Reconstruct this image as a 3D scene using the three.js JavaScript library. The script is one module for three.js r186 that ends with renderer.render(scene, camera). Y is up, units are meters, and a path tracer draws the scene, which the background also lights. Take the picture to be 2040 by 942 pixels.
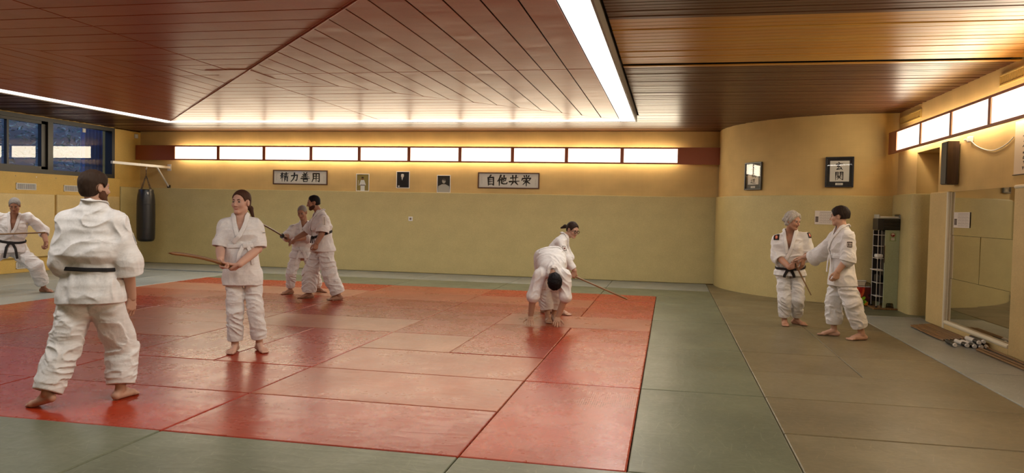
import * as THREE from 'three';
import { RoundedBoxGeometry } from 'three/addons/geometries/RoundedBoxGeometry.js';
import { mergeGeometries } from 'three/addons/utils/BufferGeometryUtils.js';
import { RectAreaLightUniformsLib } from 'three/addons/lights/RectAreaLightUniformsLib.js';
RectAreaLightUniformsLib.init();

// ---------------------------------------------------------------- camera, sky, exposure, large lamps
const scene = new THREE.Scene();
const renderer = new THREE.WebGLRenderer();
renderer.toneMapping = THREE.LinearToneMapping;
renderer.toneMappingExposure = 1.85;
renderer.shadowMap.enabled = true;
const camera = new THREE.PerspectiveCamera(34.308, 2040 / 942, 0.05, 200);
camera.position.set(0, 1.46, 0);
camera.quaternion.setFromRotationMatrix(new THREE.Matrix4().makeBasis(
  new THREE.Vector3(0.979153, 0.021583, -0.201972), new THREE.Vector3(-0.027730, 0.999233, -0.027652), new THREE.Vector3(0.201220, 0.032677, 0.979001)));
scene.background = new THREE.Color(0.22, 0.37, 0.78);            // blue dusk outside the windows

const WARM = new THREE.Color(1.0, 0.84, 0.60), COOL = new THREE.Color(1.0, 0.94, 0.86);
const L_PANEL = 8.5, L_WASH = 17, L_TRAY = 7.6;                    // luminances of the lamps
function areaLight(w, h, color, intensity, pos, look) {
  const l = new THREE.RectAreaLight(color, intensity, w, h);
  l.position.set(...pos); scene.add(l);
  l.lookAt(pos[0] + look[0], pos[1] + look[1], pos[2] + look[2]);
  l.castShadow = true; return l;
}
// the ring of diffuser trays around the plank ceiling (inner edges, outer edges, underside)
const TRAY = { x0: -9.85, x1: -0.92, z0: -13.7, z1: -4.1, w: 0.27, y: 3.12 };
{
  const T = TRAY, w = T.w, y = T.y - 0.012, down = [0, -1, 0.0001];
  const cx = (T.x0 + T.x1) / 2, cz = (T.z0 + T.z1) / 2, lx = T.x1 - T.x0 + 2 * w, lz = T.z1 - T.z0;
  const strip = (x, z, sx, sz) => { const l = new THREE.RectAreaLight(COOL, L_TRAY, sx, sz); l.position.set(x, y, z); l.rotation.x = -Math.PI / 2; l.castShadow = true; scene.add(l); };
  strip(T.x1 + w / 2, cz, w, lz); strip(T.x0 - w / 2, cz, w, lz);
  strip(cx, T.z0 - w / 2, lx, w); strip(cx, T.z1 + w / 2, lx, w);
}

// ---------------------------------------------------------------- helpers
function rng(seed) { let s = seed >>> 0; return () => { s = (s + 0x6d2b79f5) | 0; let t = Math.imul(s ^ (s >>> 15), 1 | s); t = (t + Math.imul(t ^ (t >>> 7), 61 | t)) ^ t; return ((t ^ (t >>> 14)) >>> 0) / 4294967296; }; }
const V = (x, y, z) => new THREE.Vector3(x, y, z);
const clamp = (x, a = 0, b = 1) => Math.min(b, Math.max(a, x));
const mix = (a, b, t) => a + (b - a) * t;
const smooth = (a, b, x) => { const t = clamp((x - a) / (b - a)); return t * t * (3 - 2 * t); };
const taken = {};
function numbered(name) { const n = taken[name] = (taken[name] ?? -1) + 1; return n ? name + '_' + String(n).padStart(3, '0') : name; }
function shade(o) { o.castShadow = true; o.receiveShadow = true; return o; }
function obj(name, geo, mat, parent) {                 // one named mesh; top-level names are numbered
  const g = Array.isArray(geo) ? mergeGeometries(geo.map(plainGeo)) : geo;
  const m = shade(new THREE.Mesh(g, mat)); m.name = parent ? name : numbered(name); (parent || scene).add(m); return m;
}
function plainGeo(g) {
  g = g.index ? g.toNonIndexed() : g;
  for (const k of Object.keys(g.attributes)) if (!['position', 'normal', 'uv'].includes(k)) g.deleteAttribute(k);
  if (!g.attributes.uv) g.setAttribute('uv', new THREE.BufferAttribute(new Float32Array(g.attributes.position.count * 2), 2));
  return g;
}
function tag(o, label, category, group) { o.userData.label = label; o.userData.category = category; if (group) o.userData.group = group; return o; }
function thing(name, label, category, pos = [0, 0, 0], turn = 0, group) {
  const o = new THREE.Group(); o.name = numbered(name); scene.add(o); o.position.set(...pos); o.rotation.y = turn; return tag(o, label, category, group);
}
function structure(name, geo, mat, label) { const o = obj(name, geo, mat); o.userData.kind = 'structure'; if (label) o.userData.label = label; return o; }
function metricUV(g, k = 1, swap = false) {            // uv in metres from the dominant axis of each face
  g = g.index ? g.toNonIndexed() : g; const p = g.attributes.position, uv = new Float32Array(p.count * 2);
  const a = V(), b = V(), c = V(), n = V();
  for (let i = 0; i < p.count; i += 3) {
    a.fromBufferAttribute(p, i); b.fromBufferAttribute(p, i + 1); c.fromBufferAttribute(p, i + 2);
    n.copy(b).sub(a).cross(c.clone().sub(a)); const ax = Math.abs(n.x), ay = Math.abs(n.y), az = Math.abs(n.z);
    [a, b, c].forEach((v, j) => {
      let u = ax >= ay && ax >= az ? v.z : v.x, w = ay > ax && ay >= az ? v.z : v.y;
      if (swap) [u, w] = [w, u];
      uv[(i + j) * 2] = u * k; uv[(i + j) * 2 + 1] = w * k;
    });
  }
  g.setAttribute('uv', new THREE.BufferAttribute(uv, 2)); return g;
}
function box(x0, x1, y0, y1, z0, z1, r = 0, seg = 1) {
  const w = x1 - x0, h = y1 - y0, d = z1 - z0;
  const g = r ? new RoundedBoxGeometry(w, h, d, seg, Math.min(r, w / 2.01, h / 2.01, d / 2.01)) : new THREE.BoxGeometry(w, h, d);
  g.translate((x0 + x1) / 2, (y0 + y1) / 2, (z0 + z1) / 2); return metricUV(g);
}
function rod(a, b, r0, r1 = r0, seg = 10) {
  const A = V(...a), B = V(...b), d = B.clone().sub(A), g = new THREE.CylinderGeometry(r1, r0, d.length(), seg);
  g.applyQuaternion(new THREE.Quaternion().setFromUnitVectors(V(0, 1, 0), d.clone().normalize()));
  g.translate((A.x + B.x) / 2, (A.y + B.y) / 2, (A.z + B.z) / 2); return g;
}
function tube(pts, r, seg = 24, rad = 6, closed = false) { return new THREE.TubeGeometry(new THREE.CatmullRomCurve3(pts.map((p) => V(...p)), closed), seg, r, rad, closed); }

// periodic value noise
function hash2(x, y, s) { let h = Math.imul(x, 374761393) ^ Math.imul(y, 668265263) ^ Math.imul(s, 2246822519); h = Math.imul(h ^ (h >>> 13), 1274126177); return ((h ^ (h >>> 16)) >>> 0) / 4294967296; }
function vnoise(x, y, px, py, s = 0) {
  const xi = Math.floor(x), yi = Math.floor(y), fx = x - xi, fy = y - yi, m = (a, n) => ((a % n) + n) % n;
  const u = fx * fx * (3 - 2 * fx), v = fy * fy * (3 - 2 * fy);
  const h = (i, j) => hash2(m(xi + i, px), m(yi + j, py), s);
  return mix(mix(h(0, 0), h(1, 0), u), mix(h(0, 1), h(1, 1), u), v);
}
function fbm(u, v, fx, fy, oct, s = 0) { let a = 0, w = 0.5, t = 0; for (let i = 0; i < oct; i++) { a += w * vnoise(u * fx, v * fy, fx, fy, s + i * 17); t += w; w *= 0.5; fx *= 2; fy *= 2; } return a / t; }
function texture(w, h, fn, srgb, metresX = 1, metresY = metresX) {   // fn(u, v) -> [r, g, b] or grey, 0..1
  const d = new Uint8Array(w * h * 4);
  for (let j = 0; j < h; j++) for (let i = 0; i < w; i++) {
    const c = fn(i / w, j / h), k = (j * w + i) * 4;
    if (typeof c === 'number') d[k] = d[k + 1] = d[k + 2] = clamp(c) * 255; else { d[k] = clamp(c[0]) * 255; d[k + 1] = clamp(c[1]) * 255; d[k + 2] = clamp(c[2]) * 255; }
    d[k + 3] = 255;
  }
  const t = new THREE.DataTexture(d, w, h); t.wrapS = t.wrapT = THREE.RepeatWrapping; t.magFilter = THREE.LinearFilter; t.minFilter = THREE.LinearMipmapLinearFilter; t.generateMipmaps = true;
  if (srgb) t.colorSpace = THREE.SRGBColorSpace; t.repeat.set(1 / metresX, 1 / metresY); t.needsUpdate = true; return t;
}
const grey = (u) => [u, u, u];
function canvasTexture(w, h, draw) { const c = document.createElement('canvas'); c.width = w; c.height = h; draw(c.getContext('2d'), w, h); const t = new THREE.CanvasTexture(c); t.colorSpace = THREE.SRGBColorSpace; return t; }
const std = (o) => new THREE.MeshStandardMaterial(o), phys = (o) => new THREE.MeshPhysicalMaterial(o);
const lin = (r, g, b) => new THREE.Color(r, g, b);

// ---------------------------------------------------------------- materials
const T = {};
T.weave = texture(256, 256, (u, v) => 0.5 + 0.22 * Math.sin(u * 128 * Math.PI) * Math.sin(v * 128 * Math.PI) + 0.35 * (fbm(u, v, 64, 64, 2, 3) - 0.5), false, 0.4);
T.wallTone = texture(256, 256, (u, v) => grey(0.90 + 0.09 * (fbm(u, v, 4, 5, 4, 11) - 0.5) + 0.012 * (vnoise(u * 128, v * 4, 128, 4, 5) - 0.5) + 0.012 * (vnoise(u * 4, v * 128, 4, 128, 6) - 0.5)), true, 1.3);
T.speckle = texture(256, 256, (u, v) => grey(0.92 + 0.08 * (fbm(u, v, 90, 90, 2, 7) - 0.5) + 0.06 * (fbm(u, v, 5, 5, 3, 8) - 0.5)), true, 0.9);
T.grainBump = texture(256, 256, (u, v) => fbm(u, v, 80, 80, 2, 9), false, 0.5);
T.wood = texture(128, 512, (u, v) => { const n = fbm(u, v, 24, 2, 4, 21), f = fbm(u, v, 64, 3, 2, 22); return grey(0.72 + 0.34 * (n - 0.5) + 0.22 * (f - 0.5)); }, true, 0.25, 1.0);
T.dents = texture(512, 512, (u, v) => 0.15 + 0.7 * fbm(u, v, 3, 8, 3, 31) + 0.02 * (hash2((u * 512) | 0, (v * 512) | 0, 32) - 0.5), false, 1.6, 2.4);
// vinyl mats: pale scuffs, pressed rice-straw ribs and creases
function scuffs(seed, n) {
  const S = 512, d = new Float32Array(S * S), R = rng(seed);
  for (let k = 0; k < n; k++) {
    let x = R() * S, y = R() * S, a = (R() - 0.5) * 1.1 + (R() < 0.25 ? 1.4 : 0); const len = 8 + R() * R() * 75, bend = (R() - 0.5) * 0.02, w = 0.15 + R() * 0.6;
    for (let i = 0; i < len; i++) { const q = ((y | 0) & 511) * S + ((x | 0) & 511); d[q] = Math.max(d[q], w * Math.sin(Math.PI * i / len)); x += Math.cos(a); y += Math.sin(a); a += bend; if (x < 0) x += S; if (y < 0) y += S; }
  }
  return (u, v) => d[((v * S) | 0) * S + ((u * S) | 0)];
}
const scA = scuffs(5, 620);
T.matTone = texture(512, 512, (u, v) => { const s = scA(u, v), n = 0.86 + 0.16 * (fbm(u, v, 4, 4, 4, 41) - 0.5) + 0.07 * (fbm(u, v, 120, 120, 2, 42) - 0.5); return grey(n + 0.30 * s); }, true, 2.1);
T.matRough = texture(256, 256, (u, v) => 0.66 + 0.22 * (fbm(u, v, 6, 6, 4, 43) - 0.5) + 0.10 * (fbm(u, v, 50, 50, 2, 44) - 0.5), false, 1.7);
T.matCrease = texture(1024, 1024, (u, v) => {
  const w = fbm(u, v, 5, 5, 2, 51), w2 = fbm(u, v, 4, 4, 2, 58), ridge = (x, y, fx, fy, sd) => { const n = vnoise(x * fx, y * fy, fx, fy, sd); return 1 - Math.abs(2 * n - 1); };
  const a = ridge(u + 0.10 * w, v + 0.05 * w2, 12, 34, 52), b = ridge(u + 0.05 * w2, v + 0.12 * w, 30, 12, 53), c = fbm(u, v, 8, 22, 2, 59);
  return 0.30 * a * a + 0.22 * b * b + 0.40 * c + 0.05 * fbm(u, v, 90, 90, 1, 54);
}, false, 1.9);
T.matRib = texture(512, 512, (u, v) => 0.5 + 0.20 * Math.sin(u * 2 * Math.PI * 46) * (0.7 + 0.3 * Math.sin(v * 2 * Math.PI * 60)) + 0.5 * (fbm(u, v, 10, 22, 2, 55) - 0.5), false, 1.0);
const mat_ = (r, g, b, rough, bump, bs) => phys({ color: lin(r, g, b), map: T.matTone, roughness: rough, roughnessMap: T.matRough, bumpMap: bump, bumpScale: bs, specularIntensity: 0.3 });
const M = {
  wall: std({ color: lin(0.74, 0.52, 0.21), map: T.wallTone, roughness: 0.9, bumpMap: T.weave, bumpScale: 0.0004 }),
  wallPaint: std({ color: lin(0.70, 0.46, 0.12), map: T.speckle, roughness: 0.62, bumpMap: T.grainBump, bumpScale: 0.0004 }),
  pad: std({ color: lin(0.60, 0.50, 0.225), map: T.speckle, roughness: 0.60, bumpMap: T.grainBump, bumpScale: 0.0007 }),
  padYellow: std({ color: lin(0.72, 0.54, 0.24), map: T.speckle, roughness: 0.55, bumpMap: T.grainBump, bumpScale: 0.0006 }),
  padEdge: std({ color: lin(0.88, 0.82, 0.63), map: T.speckle, roughness: 0.45 }),
  fascia: phys({ color: lin(0.30, 0.072, 0.018), roughness: 0.42 }),
  backing: std({ color: lin(0.012, 0.010, 0.009), roughness: 0.95 }),
  subfloor: std({ color: lin(0.06, 0.05, 0.04), roughness: 0.9 }),
  slatDark: phys({ color: lin(0.19, 0.066, 0.028), map: T.wood, specularIntensity: 0.5, roughness: 0.34 }),
  slatDark2: phys({ color: lin(0.22, 0.080, 0.034), map: T.wood, specularIntensity: 0.5, roughness: 0.36 }),
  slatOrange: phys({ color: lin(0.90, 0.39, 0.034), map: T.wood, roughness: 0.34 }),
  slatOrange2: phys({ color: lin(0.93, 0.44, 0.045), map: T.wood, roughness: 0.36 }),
  plank: [0, 1, 2].map((i) => phys({ color: lin(0.42 + 0.02 * i, 0.078 + 0.007 * i, 0.022 + 0.003 * i), roughness: 0.30, specularIntensity: 0.28, bumpMap: T.dents, bumpScale: 0.007, map: T.speckle })),
  trayTrim: std({ color: lin(0.16, 0.12, 0.085), roughness: 0.5 }),
  red: [mat_(0.40, 0.036, 0.010, 0.42, T.matCrease, 0.0022), mat_(0.35, 0.040, 0.013, 0.42, T.matCrease, 0.0023), mat_(0.40, 0.095, 0.042, 0.46, T.matCrease, 0.0022), mat_(0.43, 0.044, 0.012, 0.42, T.matRib, 0.0016), mat_(0.46, 0.175, 0.095, 0.50, T.matCrease, 0.0022)],
  green: [mat_(0.175, 0.188, 0.122, 0.56, T.matCrease, 0.0017), mat_(0.160, 0.172, 0.112, 0.56, T.matRib, 0.0014)],
  brown: [mat_(0.215, 0.175, 0.100, 0.60, T.matCrease, 0.0014), mat_(0.225, 0.188, 0.110, 0.60, T.matCrease, 0.0014)],
  blue: [mat_(0.37, 0.40, 0.375, 0.50, T.matCrease, 0.0009), mat_(0.32, 0.35, 0.33, 0.50, T.matCrease, 0.0009)],
  white: std({ color: lin(0.72, 0.72, 0.70), roughness: 0.5 }),
  paper: std({ color: lin(0.74, 0.72, 0.68), roughness: 0.8 }),
  black: std({ color: lin(0.012, 0.011, 0.011), roughness: 0.5 }),
  blackGloss: phys({ color: lin(0.012, 0.011, 0.012), roughness: 0.35 }),
  darkFrame: std({ color: lin(0.014, 0.012, 0.011), roughness: 0.45 }),
  steel: std({ color: lin(0.55, 0.53, 0.50), roughness: 0.35, metalness: 0.8 }),
  whiteSteel: std({ color: lin(0.62, 0.60, 0.57), roughness: 0.45 }),
  chrome: std({ color: lin(0.5, 0.5, 0.5), roughness: 0.25, metalness: 1 }),
  pictureWood: phys({ color: lin(0.17, 0.065, 0.020), map: T.wood, roughness: 0.45 }),
  walnut: phys({ color: lin(0.11, 0.055, 0.032), map: T.wood, roughness: 0.45 }),
  oak: phys({ color: lin(0.46, 0.25, 0.09), map: T.wood, roughness: 0.45 }),
  bokken: phys({ color: lin(0.40, 0.19, 0.06), map: T.wood, roughness: 0.40 }),
  glass: phys({ color: lin(0.92, 0.96, 0.98), roughness: 0.0, transmission: 1, thickness: 0, ior: 1.5, specularIntensity: 1 }),
  mirror: std({ color: lin(0.66, 0.62, 0.52), roughness: 0.03, metalness: 1 }),
  lampWarm: std({ color: lin(0.8, 0.75, 0.65), roughness: 0.6, emissive: lin(1, 0.93, 0.78), emissiveIntensity: 0.9 }),
  lampCool: std({ color: lin(0.8, 0.8, 0.78), roughness: 0.6, emissive: COOL, emissiveIntensity: 1.1 }),
};

// ---------------------------------------------------------------- the room
const XL = -12.95, XR = 3.71, ZB = -16.85, ZF = 2.6, YC = 3.24, PADY = 1.855;
{ // floor: dark screed with every tatami mat a piece of its own
  const floor = structure('floor', box(XL - 0.2, XR + 1.2, -0.3, -0.045, ZB - 0.2, ZF + 0.2), M.subfloor, 'tatami mat floor with a red practice field and grey green borders');
  const kx = (k) => -0.2 + 0.993 * k, jz = (j) => -4.35 - 1.06 * j, R = rng(77);
  const place = (name, x0, x1, z0, z1, m, turn) => {
    const g = new RoundedBoxGeometry(x1 - x0 - 0.005, 0.045, z1 - z0 - 0.005, 2, 0.012); const dy = (R() - 0.5) * 0.003;
    g.translate((x0 + x1) / 2, -0.0225 + dy, (z0 + z1) / 2); metricUV(g, 1, turn); const mg = metricUV(g, 1, turn);
    const off = R() * 3, uv = mg.attributes.uv; for (let i = 0; i < uv.count; i++) uv.setXY(i, uv.getX(i) + off, uv.getY(i) + off * 1.7);
    obj(name, mg, m, floor);
  };
  const lattice = (name, k0, k1, j0, j1, m) => place(name, kx(k0), kx(k1), jz(j1), jz(j0), m, j1 - j0 > k1 - k0);
  const r = M.red;
  // red field: [columns, rows, tone]
  const red = [[-1, 0, 0, 2, 3], [-1, 0, 2, 4, 3], [-1, 0, 4, 5, 3], [-2, 0, 5, 6, 2], [-1, 0, 6, 8, 0], [-1, 0, 8, 9, 0],
    [-3, -1, 0, 1, 1], [-3, -1, 1, 2, 2], [-3, -1, 2, 3, 2], [-3, -2, 3, 4, 4], [-2, -1, 3, 5, 1], [-3, -2, 4, 6, 1], [-3, -1, 6, 7, 1], [-3, -1, 7, 8, 2], [-3, -1, 8, 9, 0],
    [-5, -3, 0, 1, 0], [-5, -3, 1, 2, 1], [-4, -3, 2, 4, 0], [-5, -4, 2, 4, 1], [-5, -3, 4, 5, 4], [-5, -3, 5, 6, 1], [-5, -3, 6, 7, 1], [-5, -3, 7, 8, 2], [-5, -3, 8, 9, 2],
    [-7, -5, 0, 1, 0], [-7, -5, 1, 2, 0], [-7, -5, 2, 3, 1], [-7, -5, 3, 4, 2], [-7, -5, 4, 5, 2], [-7, -5, 5, 6, 0], [-7, -5, 6, 7, 1], [-7, -5, 7, 8, 4], [-7, -5, 8, 9, 0],
    [-9, -7, 0, 1, 0], [-9, -7, 1, 2, 1], [-9, -7, 2, 3, 0], [-9, -7, 3, 4, 0], [-9, -7, 4, 5, 1], [-9, -7, 5, 6, 0], [-9, -7, 6, 7, 2], [-9, -7, 7, 8, 4], [-9, -7, 8, 9, 0]];
  for (const [a, b, c, d, t] of red) lattice('red_mat', a, b, c, d, r[t]);
  // grey green mats in front of and right of the red field
  for (let j = -7; j < 0; j++) for (let k = -13; k < 3; k += 2) lattice('green_mat', k, k + 2, j, j + 1, M.green[(j + k) & 1 ? 1 : 0]);
  for (const [c, d] of [[0, 2], [2, 4], [4, 6], [6, 8], [8, 9]]) lattice('green_mat', 0, 1, c, d, M.green[0]);
  for (const [a, b, c, d] of [[1, 3, 0, 1], [1, 3, 1, 2], [1, 3, 2, 3], [1, 2, 3, 4], [2, 3, 3, 4], [1, 2, 4, 6], [2, 3, 4, 6], [1, 2, 6, 8], [2, 3, 6, 8], [1, 3, 8, 9], [1, 3, 9, 10], [1, 3, 10, 11.7]]) lattice('brown_mat', a, b, c, d, M.brown[(a + c) & 1]);
  // behind the red field
  for (let k = -9; k < 1; k += 2) lattice('green_mat', k, Math.min(k + 2, 1), 9, 10.25, M.green[0]);
  for (let k = -13; k < 1; k += 2) lattice('blue_grey_mat', k, Math.min(k + 2, 1), 10.25, 11.85, M.blue[k & 1]);
  // left of the red field, under the windows
  for (let j = 0; j < 10; j += 2) for (let k = -13; k < -9; k++) lattice('blue_grey_mat', k, k + 1, j, Math.min(j + 2, 10.25), M.blue[(k + j) & 1]);
  // strip along the mirror wall
  for (let z = ZF; z > -12.4; z -= 2.14) place('blue_grey_mat', 2.785, XR + 0.02, Math.max(z - 2.14, -12.45), z, M.blue[0], true);
  place('green_mat', 2.785, 3.76, -14.2, -12.45, M.green[0], true); place('green_mat', XR + 0.02, 4.75, -13, -11.6, M.green[0], true);
}
{ // back wall with the long wall pad in front of it
  structure('wall_back', box(XL - 0.3, XR + 1, -0.3, YC + 0.3, ZB - 0.25, ZB), M.wall, 'yellow fabric covered back wall');
  const p = structure('trim_1', box(XL + 0.01, 0.99, 0, PADY, ZB - 0.01, ZB + 0.06, 0.02, 2), M.pad, 'long olive wall pad along the back wall');
  structure('wall_front', box(XL - 0.3, XR + 1.3, -0.3, YC + 0.3, ZF, ZF + 0.25), M.wall, 'yellow wall behind the viewer');
}
// curved corner wall: quarter ellipse from the back wall to the mirror wall
const curve = (t, d = 0) => { const a = Math.PI / 2 * t, n = V(-Math.cos(a) / 2.72, 0, Math.sin(a) / 2.93).normalize(); return [3.71 - 2.72 * Math.cos(a) + n.x * d, -16.8 + 2.93 * Math.sin(a) + n.z * d, n]; };
function curvedSlab(t0, t1, d0, d1, y0, y1, n = 48, round = 0) {
  const prof = round ? [[d0, y0], [d1, y0], [d1, y1 - round], [d1 - round * 0.3, y1 - round * 0.3], [d1 - round, y1], [d0, y1]] : [[d0, y0], [d1, y0], [d1, y1], [d0, y1]];
  const pos = [], uv = []; let len = 0, last = null;
  const ring = []; for (let i = 0; i <= n; i++) { const t = mix(t0, t1, i / n), c = curve(t, 0); if (last) len += Math.hypot(c[0] - last[0], c[1] - last[1]); last = c; ring.push([t, len]); }
  const quad = (a, b, c, d, ua, ub) => { for (const [v, u] of [[a, ua[0]], [b, ua[1]], [c, ub[1]], [a, ua[0]], [c, ub[1]], [d, ub[0]]]) { pos.push(...v); uv.push(...u); } };
  for (let i = 0; i < n; i++) for (let k = 0; k < prof.length; k++) {
    const [da, ya] = prof[k], [db, yb] = prof[(k + 1) % prof.length], A = (t, d, y) => { const c = curve(t, d); return [c[0], y, c[1]]; };
    quad(A(ring[i][0], da, ya), A(ring[i + 1][0], da, ya), A(ring[i + 1][0], db, yb), A(ring[i][0], db, yb), [[ring[i][1], ya], [ring[i + 1][1], ya]], [[ring[i][1], yb], [ring[i + 1][1], yb]]);
  }
  for (const t of [t0, t1]) { const c = prof.map(([d, y]) => { const q = curve(t, d); return [q[0], y, q[1]]; }); for (let k = 1; k + 1 < c.length; k++) { const tri = t === t0 ? [c[0], c[k + 1], c[k]] : [c[0], c[k], c[k + 1]]; tri.forEach((v) => { pos.push(...v); uv.push(0, 0); }); } }
  const g = new THREE.BufferGeometry(); g.setAttribute('position', new THREE.Float32BufferAttribute(pos, 3)); g.setAttribute('uv', new THREE.Float32BufferAttribute(uv, 2)); g.computeVertexNormals();
  // smooth along the bend
  const nn = g.attributes.normal, pp = g.attributes.position;
  for (let i = 0; i < pp.count; i++) { if (Math.abs(nn.getY(i)) > 0.3) continue; const a = Math.atan2((pp.getZ(i) + 16.8) / 2.93, (3.71 - pp.getX(i)) / 2.72), q = V(-Math.cos(a) / 2.72, 0, Math.sin(a) / 2.93).normalize(), s = Math.sign(q.x * nn.getX(i) + q.z * nn.getZ(i)); nn.setXYZ(i, q.x * s, 0, q.z * s); }
  return g;
}
structure('wall_corner', curvedSlab(0, 1, -0.25, 0, -0.1, YC + 0.1), M.wall, 'curved yellow corner wall');
structure('trim_2', curvedSlab(0.012, 0.999, -0.02, 0.05, 0, PADY, 48, 0.02), M.pad, 'curved olive wall pad around the corner');
{ // right wall with the niche, mirror and pads
  const Z0 = -12.86, Z1 = -11.86, NY = 2.5, ND = 0.95;
  const g = [box(XR, XR + 0.3, -0.3, YC + 0.2, ZB, Z0), box(XR, XR + 0.3, NY, YC + 0.2, Z0, Z1), box(XR, XR + 0.3, -0.3, YC + 0.2, Z1, ZF + 0.2),
    box(XR + 0.3, XR + ND + 0.2, -0.3, NY + 0.2, Z0 - 0.2, Z0), box(XR + 0.3, XR + ND + 0.2, -0.3, NY + 0.2, Z1, Z1 + 0.2), box(XR + 0.3, XR + ND + 0.2, NY, NY + 0.2, Z0, Z1), box(XR + ND, XR + ND + 0.2, -0.3, NY + 0.2, Z0 - 0.2, Z1 + 0.2)];
  structure('wall_right', g, M.wall, 'yellow fabric covered right wall with a recessed niche');
  // pad that wraps round the far edge of the niche
  const s = new THREE.Shape(), e = 0.065, ex = XR - e; // plan outline, y of the shape is -z
  s.moveTo(XR, 13.80); s.lineTo(ex, 13.80); s.lineTo(ex, -Z0 + 0.0); s.absarc(XR + 0.07, -Z0, 0.07 + e, Math.PI, Math.PI * 1.5, false);
  s.lineTo(XR + ND, -Z0 - 0.07 - e + 0.0); s.lineTo(XR + ND, -Z0 - 0.005); s.lineTo(XR - 0.005, -Z0 - 0.005); s.lineTo(XR - 0.005, 13.80);
  const w = new THREE.ExtrudeGeometry(s, { depth: PADY, bevelEnabled: true, bevelSize: 0.012, bevelThickness: 0.012, bevelSegments: 2, curveSegments: 12 }); w.rotateX(-Math.PI / 2);
  structure('trim_3', metricUV(w), M.pad, 'olive wall pad wrapped around the edge of the niche');
  // pads either side of the mirror, with rolled pale edges, and the rail below it
  const p1 = structure('trim_4', box(XR - 0.065, XR - 0.002, 0, PADY + 0.005, -12.0, -11.26, 0.025, 3), M.padYellow, 'narrow yellow wall pad left of the mirror');
  obj('rolled_edge', [rod([XR - 0.045, 0.0, -11.272], [XR - 0.045, PADY - 0.01, -11.272], 0.028, 0.028, 14), box(XR - 0.03, XR, 0, PADY - 0.01, -11.27, -11.235, 0.01, 1)], M.padEdge, p1);
  const p2 = structure('trim_5', box(XR - 0.065, XR - 0.002, 0, PADY + 0.012, -9.24, -7.2, 0.025, 3), M.padYellow, 'yellow wall pad right of the mirror');
  obj('rolled_edge', rod([XR - 0.055, PADY - 0.012, -9.22], [XR - 0.055, PADY - 0.012, -7.2], 0.022, 0.022, 12), M.padEdge, p2);
  structure('trim_6', box(XR - 0.065, XR - 0.002, 0, PADY, -7.19, ZF, 0.025, 2), M.padYellow, 'yellow wall pad beside the viewer');
  const rail = structure('trim_7', box(XR - 0.06, XR - 0.002, 0, 0.085, -11.24, -9.24, 0.01, 1), M.padYellow, 'low padded rail under the mirror');
  obj('rolled_edge', rod([XR - 0.04, 0.095, -11.24], [XR - 0.04, 0.095, -9.25], 0.03, 0.03, 12), M.padEdge, rail);
  // the mirror: six silvered panes
  const m = thing('wall_mirror', 'large wall mirror of six panes between two yellow pads', 'mirror', [XR, 0.12, -10.24]);
  const zs = [-0.985, 0.02, 0.995], ys = [0, 0.575, 1.15, 1.73], tilt = [[0.0006, 0.0003], [-0.0012, 0.0008], [0.0008, -0.0006], [0.001, 0.001], [-0.0005, -0.001], [0.0011, 0.0004]];
  let q = 0;
  obj('backing', box(-0.012, -0.002, 0, 1.73, -0.985, 0.995), M.backing, m);
  for (let i = 0; i < 2; i++) for (let j = 0; j < 3; j++) {
    const g2 = box(-0.004, 0.004, ys[j] + 0.002, ys[j + 1] - 0.002, zs[i] + 0.002, zs[i + 1] - 0.002), c = [0, (ys[j] + ys[j + 1]) / 2, (zs[i] + zs[i + 1]) / 2];
    g2.translate(0, -c[1], -c[2]); const o = obj('pane', g2, M.mirror, m); o.position.set(-0.018, c[1], c[2]); o.rotation.set(0, tilt[q][0] * 4, tilt[q][1] * 4); q++;
  }
}
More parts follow.
